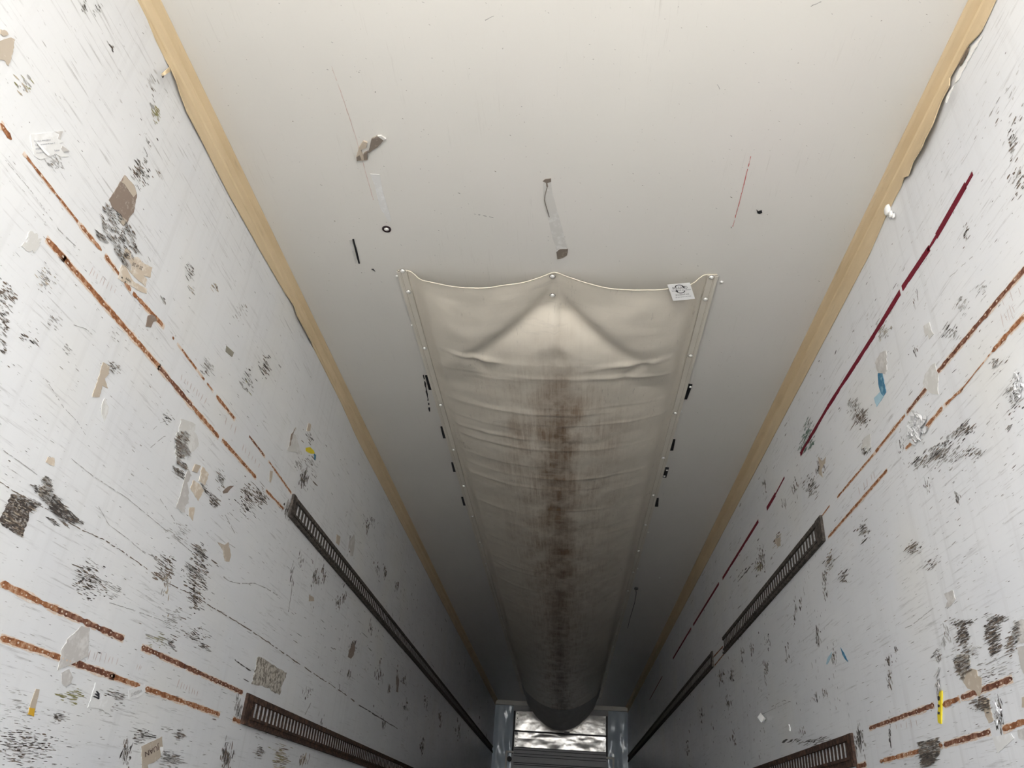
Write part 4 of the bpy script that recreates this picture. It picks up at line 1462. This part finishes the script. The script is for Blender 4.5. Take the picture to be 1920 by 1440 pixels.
D, B, G_, T = (4, 3, 4), (1, 4, 2), (0, 1, 6, 0, 0, 0, 0, 4), (0, 1, 1, 3)
S = scuffs
S('L', (158, 14, 5, 12), 14, 'h', D, 1, 1)
S('L', (180, 18, 8, 12), 10, 'h', D, 1, 1)
S('L', (263, 324, 20, 26), 90, 'h', D, 0.9, 2)
S('L', [(205, 372), (225, 400), (250, 432), (262, 470), (246, 492), (220, 470), (205, 450), (192, 425), (190, 398)], 300, 'h', D, 0.8, 3, 0.003)
S('L', [(180, 432), (195, 440), (202, 455), (190, 452), (181, 442)], 50, 'h', D, 0.9, 4, 0.003)
S('L', [(213, 465), (225, 470), (240, 495), (236, 500)], 70, 'h', D, 0.8, 4, 0.004)
S('L', (284, 155, 10, 22), 26, 'h', G_, 1, 5)
S('L', (209, 78, 6, 16), 8, 'h', D, 1.2, 5)
S('L', (278, 266, 5, 10), 8, 'h', D, 1, 6)
S('L', (291, 212, 8, 20), 40, 'h', (0, 0, 1, 1, 3), 0.9, 7)
S('L', (300, 325, 6, 8), 10, 'h', G_, 1, 7)
S('L', (105, 305, 16, 14), 50, 'h', G_, 0.8, 8)
S('L', (42, 160, 18, 25), 25, 'h', (0, 0, 2, 2, 1), 1.2, 8)
S('L', [(0, 520), (20, 535), (35, 560), (22, 575), (15, 600), (10, 660), (0, 665)], 150, 'h', B, 0.9, 9)
S('L', (85, 525, 14, 20), 60, 'h', (0, 1, 3, 2), 0.8, 10)
S('L', (357, 507, 7, 12), 30, 'h', D, 0.8, 11)
S('L', (360, 540, 6, 12), 12, 'h', (0, 0, 1, 3), 0.8, 11)
S('L', (308, 562, 4, 6), 10, 'h', D, 0.9, 11)
S('L', (402, 540, 7, 6), 12, 'h', T, 0.9, 12)
S('L', (388, 688, 12, 16), 34, 'h', G_, 0.9, 12)
S('L', (498, 688, 9, 18), 46, 'h', D, 0.9, 13)
S('L', (463, 716, 15, 22), 46, 'h', (1, 0, 3, 0, 1), 0.8, 14)
S('L', (452, 585, 12, 16), 20, 'h', G_, 0.8, 14)
S('L', (46, 635, 7, 9), 14, 'h', B, 0.8, 15)
S('L', (65, 640, 12, 6), 14, 'h', D, 0.8, 15)
S('L', (125, 655, 10, 10), 14, 'h', G_, 0.9, 15)
S('L', (100, 605, 10, 12), 22, 'h', G_, 0.9, 15)
S('L', (212, 690, 12, 12), 40, 'h', B, 0.8, 16)
S('L', (215, 625, 9, 14), 12, 'h', G_, 0.8, 16)
S('L', d6([(190, 330), (330, 290), (300, 450), (340, 530), (220, 600), (320, 680), (290, 720), (200, 660), (180, 480)]), 320, 'h', (1, 3, 3), 0.75, 17, 0.003)
S('L', d6([(150, 690), (260, 740), (280, 820), (180, 780)]), 90, 'h', D, 0.8, 18)
S('L', d6([(470, 880), (560, 980), (680, 1060), (620, 1160), (560, 1120), (580, 1060), (480, 940)]), 120, 'h', D, 0.8, 19)
S('L', (415, 895, 8, 16), 34, 'h', D, 0.8, 20)
S('L', (465, 925, 12, 22), 70, 'h', B, 0.8, 20)
S('L', (487, 932, 12, 16), 70, 'h', B, 0.8, 21)
S('L', (462, 950, 30, 22), 60, 'h', D, 0.75, 21)
S('L', (560, 870, 10, 12), 30, 'h', G_, 0.8, 22)
S('L', (570, 898, 8, 20), 80, 'v', D, 0.8, 22)
S('L', (583, 870, 12, 25), 40, 'h', G_, 0.8, 22)
S('L', (578, 820, 10, 14), 20, 'h', D, 0.8, 22)
S('L', (315, 785, 12, 10), 20, 'h', D, 0.7, 22)
S('L', zz(0, 860, 8, [(690, 250), (760, 310), (800, 450), (740, 700), (570, 560), (480, 400), (640, 380)]), 170, 'h', D, 0.85, 23, 0.003)
S('L', zz(0, 860, 8, [(830, 500), (900, 640), (1060, 800), (1150, 880), (1280, 960), (1100, 960), (960, 920), (800, 810), (730, 740)]), 300, 'h', (4, 1, 1), 0.9, 24, 0.003)
S('L', zz(0, 860, 8, [(170, 530), (400, 560), (640, 680), (560, 730), (300, 620)]), 130, 'h', D, 0.9, 25, 0.003)
S('L', zz(0, 860, 8, [(170, 540), (560, 740), (430, 830), (330, 1170), (0, 960), (100, 700)]), 300, 'h', (2, 3, 1, 1), 0.75, 26, 0.003)
S('L', zz(0, 860, 8, [(690, 870), (800, 910), (860, 960), (820, 1000), (760, 940)]), 40, 'h', D, 0.9, 27)
S('L', zz(0, 860, 8, [(890, 900), (960, 930), (1030, 1040), (960, 990)]), 30, 'h', B, 0.9, 27)
S('L', (165, 1090, 26, 28), 180, 'h', D, 0.9, 28)
S('L', (200, 1105, 26, 22), 50, 'h', G_, 0.9, 28)
S('L', [(283, 1040), (325, 1042), (330, 1075), (318, 1085), (285, 1085), (300, 1060)], 130, 'h', B, 0.85, 29)
S('L', (370, 1075, 22, 42), 230, 'h', D, 0.9, 30)
S('L', (375, 1035, 10, 16), 60, 'h', D, 1.0, 30)
S('L', (366, 1125, 12, 20), 80, 'h', D, 0.9, 30)
S('L', (310, 1095, 10, 35), 50, 'v', T, 0.9, 31)
S('L', (325, 1160, 18, 18), 70, 'h', G_, 0.8, 31)
S('L', (370, 1190, 24, 16), 70, 'h', D, 0.7, 31)
S('L', (295, 1200, 20, 14), 50, 'h', (0, 0, 3, 0, 1), 0.8, 31)
S('L', (320, 1205, 10, 14), 40, 'h', D, 0.7, 31)
S('L', (386, 1212, 8, 8), 20, 'h', D, 0.9, 31)
S('L', (335, 1000, 25, 18), 40, 'h', G_, 0.8, 32)
S('L', (45, 1400, 60, 35), 330, 'h', (3, 2, 3), 0.85, 33)
S('L', (110, 1345, 12, 12), 50, 'h', D, 0.8, 34)
S('L', (265, 1380, 22, 16), 70, 'h', D, 0.85, 34)
S('L', (237, 1415, 7, 28), 70, 'v', D, 0.9, 34)
S('L', (320, 1425, 20, 18), 110, 'h', (2, 1, 3), 0.9, 35)
S('L', (336, 1378, 8, 10), 40, 'h', D, 0.9, 35)
S('L', (425, 1420, 10, 22), 90, 'v', (3, 2, 1), 0.9, 36)
S('L', (487, 1410, 8, 14), 40, 'h', D, 0.7, 36)
S('L', (527, 1418, 14, 18), 90, 'h', (0, 1, 0, 3, 1), 0.9, 36)
S('L', (568, 1425, 8, 12), 40, 'v', (0, 2, 0, 2), 0.8, 36)
S('L', (215, 1305, 22, 12), 60, 'h', D, 0.8, 37)
S('L', (200, 1325, 30, 20), 60, 'h', G_, 0.8, 37)
S('L', (40, 1330, 40, 30), 60, 'h', G_, 0.9, 37)
S('L', (318, 1368, 10, 6), 12, 'h', G_, 0.9, 37)
S('L', (135, 1305, 22, 16), 40, 'h', (0, 0, 1, 0, 2), 1.1, 37)
# deeper along the left wall the marks run downward
for (x, y, rx, ry, n) in ((592, 1085, 8, 20, 60), (607, 1078, 4, 18, 30), (634, 1130, 6, 14, 50), (645, 1118, 4, 16, 30), (690, 987, 4, 16, 30), (697, 975, 4, 8, 16),
                          (658, 1025, 6, 18, 40), (722, 1072, 4, 16, 24), (708, 1070, 4, 14, 16), (744, 1100, 5, 10, 20), (662, 1215, 7, 14, 50), (694, 1178, 4, 20, 24),
                          (655, 1265, 4, 8, 16), (711, 1265, 8, 18, 40), (730, 1290, 4, 8, 20), (745, 1280, 3, 24, 40), (757, 1275, 5, 10, 22), (760, 1325, 6, 14, 26),
                          (798, 1315, 4, 20, 24), (825, 1350, 4, 16, 24), (790, 1400, 5, 14, 30), (720, 1360, 5, 10, 20), (640, 1390, 5, 10, 14), (860, 1370, 5, 25, 24),
                          (602, 1355, 8, 14, 16), (580, 1300, 14, 10, 20), (548, 1080, 4, 24, 24), (565, 1052, 5, 12, 20)):
    S('L', (x, y, rx, ry), n, 'v', (2, 2, 2), 0.62, int(x))
S('R', (1897, 270, 10, 40), 40, 'h', B, 1.0, 1)
S('R', (1910, 340, 14, 30), 40, 'h', B, 1.0, 2)
S('R', (1812, 440, 6, 22), 16, 'h', B, 0.9, 3)
S('R', (1880, 220, 40, 60), 20, 'h', G_, 1.0, 3)
S('R', (1843, 540, 14, 16), 26, 'h', G_, 0.8, 4)
S('R', (1803, 575, 16, 18), 34, 'h', G_, 0.9, 5)
S('R', (1785, 622, 20, 14), 44, 'h', (1, 0, 4), 0.9, 6)
S('R', (1715, 563, 6, 14), 10, 'v', D, 0.7, 7)
S('R', (1716, 660, 4, 10), 10, 'v', D, 0.8, 7)
S('R', (1653, 620, 14, 14), 60, 'h', (0, 0, 3, 2), 0.8, 8)
S('R', (1615, 782, 14, 18), 90, 'h', (2, 3, 1), 0.8, 9)
S('R', (1600, 760, 12, 16), 50, 'h', G_, 0.8, 9)
S('R', (1515, 815, 10, 24), 110, 'h', (0, 0, 1, 0, 0, 3), 0.75, 10)
S('R', (1505, 840, 5, 12), 40, 'h', (0, 0, 1, 0, 0, 3), 0.75, 10)
S('R', (1538, 875, 8, 16), 40, 'v', (2, 1, 1), 0.7, 11)
S('R', (1520, 910, 14, 20), 80, 'h', (1, 1, 3), 0.75, 12)
S('R', (1490, 915, 5, 20), 24, 'v', D, 0.7, 12)
S('R', (1434, 910, 4, 12), 24, 'v', D, 0.7, 12)
S('R', (1470, 945, 5, 10), 24, 'v', G_, 0.7, 12)
S('R', (1622, 840, 10, 12), 50, 'h', (1, 1, 3), 0.75, 13)
S('R', [(1700, 870), (1760, 830), (1810, 790), (1820, 800), (1770, 850), (1730, 880), (1705, 880)], 160, 'h', D, 0.85, 14)
S('R', (1775, 850, 50, 30), 130, 'h', (1, 0, 4), 0.85, 15)
S('R', (1810, 805, 14, 14), 50, 'h', D, 0.8, 16)
S('R', (1826, 848, 16, 10), 40, 'h', D, 0.8, 16)
S('R', (1762, 850, 12, 10), 50, 'h', D, 0.9, 16)
S('R', (1900, 745, 18, 36), 90, 'h', (2, 1, 2), 0.8, 17)
S('R', (1866, 680, 8, 10), 30, 'h', (0, 2, 2), 0.8, 18)
S('R', (1892, 802, 5, 6), 16, 'h', D, 0.8, 18)
S('R', (1795, 935, 5, 10), 22, 'v', D, 0.8, 19)
S('R', (1740, 905, 8, 24), 24, 'v', (1, 1, 2), 0.7, 19)
S('R', (1690, 840, 5, 26), 20, 'v', D, 0.6, 19)
S('R', (1428, 1048, 8, 20), 70, 'v', (1, 2, 2), 0.7, 20)
S('R', (1424, 1062, 8, 8), 40, 'h', (0, 1, 0, 1, 2), 0.7, 20)
S('R', (1458, 1012, 6, 12), 40, 'h', (0, 1, 1, 2), 0.7, 21)
S('R', (1618, 995, 10, 14), 60, 'h', (2, 1, 2), 0.8, 22)
S('R', (1712, 1028, 12, 12), 50, 'h', B, 0.8, 23)
S('R', (1554, 1053, 10, 14), 60, 'h', (1, 2, 1, 1), 0.75, 24)
S('R', (1546, 1085, 4, 16), 30, 'v', D, 0.7, 25)
S('R', (1582, 1080, 8, 12), 34, 'h', D, 0.75, 25)
S('R', (1745, 1055, 12, 14), 30, 'h', D, 0.75, 26)
S('R', (1400, 1075, 26, 14), 14, 'h', D, 0.8, 26)
for (x, y, rx, ry, n) in ((1533, 1195, 4, 20, 44), (1490, 1150, 4, 20, 24), (1500, 1130, 3, 12, 16), (1436, 1255, 4, 16, 44), (1410, 1220, 4, 14, 20), (1371, 1270, 5, 12, 30),
                          (1392, 1225, 4, 10, 16), (1352, 1270, 6, 12, 24), (1548, 1110, 4, 20, 24), (1563, 1230, 5, 18, 30), (1545, 1300, 8, 8, 14), (1530, 1308, 4, 10, 14),
                          (1505, 1370, 6, 10, 18), (1375, 1385, 4, 14, 16), (1365, 1320, 5, 20, 24), (1315, 1340, 3, 14, 14), (1290, 1400, 5, 20, 20), (1666, 1240, 6, 16, 26),
                          (1668, 1360, 3, 30, 24), (1760, 1235, 4, 10, 20), (1667, 1270, 5, 20, 30), (1680, 1225, 4, 14, 16), (1440, 1200, 6, 14, 18), (1475, 1225, 8, 20, 20)):
    S('R', (x, y, rx, ry), n, 'v', (2, 2, 2), 0.66, int(x))
S('R', (1806, 1193, 9, 18), 170, 'h', (3, 2, 1), 0.9, 31)
S('R', (1800, 1168, 26, 8), 70, 'h', D, 0.8, 31)
S('R', [(1846, 1172), (1880, 1152), (1872, 1180), (1878, 1215), (1860, 1232), (1852, 1205)], 260, 'h', (3, 2, 1), 1.0, 32)
S('R', (1866, 1160, 18, 8), 60, 'h', D, 0.9, 32)
S('R', (1804, 1245, 14, 20), 160, 'h', (2, 2, 2), 0.9, 33, 0.003)
S('R', (1775, 1195, 10, 22), 40, 'v', G_, 0.9, 34)
S('R', (1895, 1205, 10, 20), 80, 'h', B, 0.9, 34)
S('R', (1905, 1185, 6, 16), 60, 'h', (2, 1, 2), 0.9, 34, 0.003)
S('R', (1755, 1228, 6, 14), 18, 'h', D, 0.8, 35)
S('R', (1820, 1220, 24, 16), 70, 'h', G_, 0.9, 36)
S('R', [(1722, 1392), (1760, 1382), (1762, 1410), (1745, 1436), (1728, 1440)], 300, 'h', (3, 2, 1), 0.95, 37, 0.003)
S('R', (1832, 1320, 10, 12), 50, 'h', B, 0.9, 38, 0.003)
S('R', (1846, 1318, 10, 14), 80, 'h', (2, 3, 0, 1), 0.9, 38, 0.004)
S('R', (1872, 1340, 8, 30), 90, 'v', (2, 1, 1), 0.8, 39)
S('R', (1875, 1250, 40, 25), 60, 'h', G_, 0.9, 40)
S('R', (1860, 1270, 30, 20), 40, 'h', D, 0.7, 40)
# black grime rubbed around the rail ends
S('L', (540, 955, 6, 16), 90, 'v', (1, 0, 3), 0.9, 51)
S('L', (446, 1330, 6, 22), 70, 'v', (1, 0, 4), 0.9, 52)
S('L', (520, 1375, 40, 10), 60, 'h', (0, 0, 1), 0.9, 53)
S('R', (1612, 1385, 7, 20), 110, 'v', (2, 0, 3), 0.9, 54)
S('R', (1525, 1390, 60, 6), 90, 'h', (2, 0, 3), 0.9, 55)

# long scratches
LM = line_mark
LM('L', [(0, 903), (25, 921), (70, 945), (102, 962), (125, 977), (150, 992), (195, 1012), (240, 1041), (280, 1070), (318, 1095), (350, 1110), (372, 1122), (400, 1140), (440, 1163), (500, 1202), (560, 1244), (640, 1297), (664, 1315)], 2.3, M['fl_brown'], 'long_scratch', 1, 0.18, None, 0.7)
LM('L', [(672, 1321), (745, 1366)], 2.6, M['fl_dark'], 'long_scratch', 2, 0.15, None, 0.6)
LM('L', [(130, 857), (175, 893), (240, 935), (300, 985), (360, 1035)], 1.6, M['fl_grey'], 'long_scratch', 3, 0.12)
LM('L', [(185, 950), (205, 985), (240, 1010), (262, 1030), (290, 1045)], 1.5, M['fl_grey'], 'long_scratch', 4, 0.1)
LM('L', [(415, 1078), (430, 1090), (450, 1094), (478, 1094), (500, 1103), (520, 1116)], 2.4, M['fl_grey'], 'long_scratch', 5, 0.08)
LM('L', [(205, 1130), (250, 1144), (300, 1162), (345, 1184), (380, 1206)], 1.5, M['fl_grey'], 'long_scratch', 6, 0.15)
LM('L', [(0, 580 + 260), (40, 868), (70, 890)], 1.8, M['fl_grey'], 'long_scratch', 7, 0.1)
LM('L', [(85, 710), (120, 765), (145, 790), (160, 815)], 1.6, M['fl_grey'], 'long_scratch', 8, 0.2)
LM('L', [(10, 300), (60, 360), (110, 430), (150, 470)], 1.4, M['fl_grey'], 'long_scratch', 9, 0.3)
LM('L', [(138, 609), (160, 616), (173, 627)], 1.8, M['fl_grey'], 'long_scratch', 10, 0.1)
LM('L', [(276, 845), (305, 820), (310, 818)], 1.4, M['fl_grey'], 'long_scratch', 11, 0.2)
LM('L', [(288, 805), (300, 793), (313, 789)], 1.3, M['fl_grey'], 'long_scratch', 12, 0.2)
LM('L', [(549, 1085), (545, 1120), (541, 1147)], 1.8, M['fl_grey'], 'long_scratch', 13, 0.1)
LM('L', [(422, 965), (435, 990), (440, 1000)], 1.6, M['fl_grey'], 'long_scratch', 14, 0.1)
LM('L', [(440, 1237), (470, 1258)], 2.6, M['fl_dark'], 'long_scratch', 15, 0.1)
LM('L', [(572, 1340), (583, 1318)], 2.0, M['fl_grey'], 'long_scratch', 16, 0.1)
LM('L', [(300, 935), (330, 980), (352, 1010)], 1.3, M['fl_grey'], 'long_scratch', 17, 0.3)
LM('R', [(1447, 1325), (1470, 1313), (1482, 1316)], 1.6, M['fl_grey'], 'long_scratch', 21, 0.1)
LM('R', [(1383, 1091), (1412, 1056)], 2.0, M['fl_dark'], 'long_scratch', 22, 0.2)
LM('R', [(1667, 1366), (1671, 1403)], 2.2, M['fl_dark'], 'long_scratch', 23, 0.1)
LM('R', [(1692, 1180), (1710, 1172), (1750, 1140)], 1.6, M['fl_grey'], 'long_scratch', 24, 0.2)
LM('R', [(1418, 1344), (1480, 1316)], 1.2, M['fl_grey'], 'long_scratch', 25, 0.1)
LM('R', [(1780, 520), (1830, 475)], 1.2, M['fl_grey'], 'long_scratch', 26, 0.2)
# short upright tick scratches between the rust lines
tick = plain('tick_scratch', (0.50, 0.40, 0.36), 0.7)


def ticks(side, x0, y0, x1, y1, n, length, name='tick_scratches', seed=1):
    rr = random.Random(seed + int(x0))
    mb = MB()
    for i in range(n):
        t = (i + rr.uniform(-0.25, 0.25)) / max(1, n - 1)
        x, y = x0 + (x1 - x0) * t, y0 + (y1 - y0) * t
        fleck(mb, side, x, y, length * rr.uniform(0.5, 1.0), 0.6, 'v', rr, 0)
    tag(mb.build(name, tick, WALL[side]), kind='stuff')


ticks('L', 170, 508, 215, 545, 8, 11)
ticks('L', 340, 707, 385, 752, 9, 8)
ticks('L', 425, 790, 440, 806, 3, 9)
ticks('L', 455, 838, 485, 872, 6, 7)
ticks('L', 168, 1228, 218, 1240, 8, 12)
ticks('L', 258, 1250, 264, 1253, 3, 8)
ticks('L', 335, 1283, 370, 1300, 8, 10)
ticks('R', 1900, 580, 1880, 600, 5, 14)
ticks('R', 1640, 890, 1612, 920, 5, 10)
ticks('R', 1720, 1355, 1680, 1362, 5, 10)
ticks('R', 1880, 560, 1915, 545, 3, 14)

# loose rub marks scattered over both walls and the ceiling
def field(side, poly, n, kind, mix, size, seed, lw=(3.6, 0.6)):
    o = scuffs(side, poly, n, kind, mix, size, seed, 0.0, lw)
    o.name = 'scattered_rub_marks'
    return o


field('L', [(0, 0), (250, 0), (560, 640), (860, 1200), (700, 1260), (540, 930), (60, 300), (0, 230)], 420, 'h', (1, 0, 3, 0, 0, 0, 0, 9), 0.8, 1)
field('L', [(0, 230), (540, 930), (860, 1300), (700, 1300), (460, 1280), (0, 1090)], 900, 'h', (1, 1, 4, 0, 0, 0, 0, 9), 0.8, 2)
field('L', [(0, 1090), (460, 1290), (450, 1440), (0, 1440)], 420, 'h', (2, 1, 4, 0, 0, 0, 0, 8), 0.8, 3)
field('L', [(560, 960), (700, 960), (920, 1320), (920, 1390), (800, 1400), (600, 1280)], 200, 'v', (2, 1, 3), 0.6, 4)
field('R', [(1920, 30), (1640, 480), (1260, 1180), (1300, 1240), (1545, 960), (1920, 500)], 500, 'h', (1, 0, 3, 0, 0, 0, 0, 9), 0.8, 5)
field('R', [(1920, 500), (1550, 980), (1620, 1360), (1920, 1260)], 700, 'h', (1, 1, 4, 0, 0, 0, 0, 9), 0.8, 6)
field('R', [(1920, 1260), (1620, 1370), (1620, 1440), (1920, 1440)], 130, 'h', (2, 1, 4, 0, 0, 0, 0, 8), 0.8, 7)
field('R', [(1540, 980), (1220, 1380), (1260, 1440), (1420, 1440), (1600, 1360)], 260, 'v', (2, 1, 3), 0.6, 8)
field('C', [(310, 0), (1800, 0), (1520, 560), (1340, 500), (740, 500), (640, 640)], 260, 0.6, (1, 2, 4), 0.5, 9, (2.0, 0.8))
field('L', [(-620, 150), (0, 0), (0, 1440), (-620, 1300)], 420, 'h', (1, 1, 3, 0, 0, 0, 0, 6), 0.9, 11)
field('R', [(2540, 150), (1920, 30), (1920, 1440), (2540, 1300)], 420, 'h', (1, 1, 3, 0, 0, 0, 0, 6), 0.9, 12)
for o in (wall_left, wall_right, ceiling):
    for ch in o.children:
        if ch.name.startswith('scattered'):
            ch['kind'] = 'stuff'
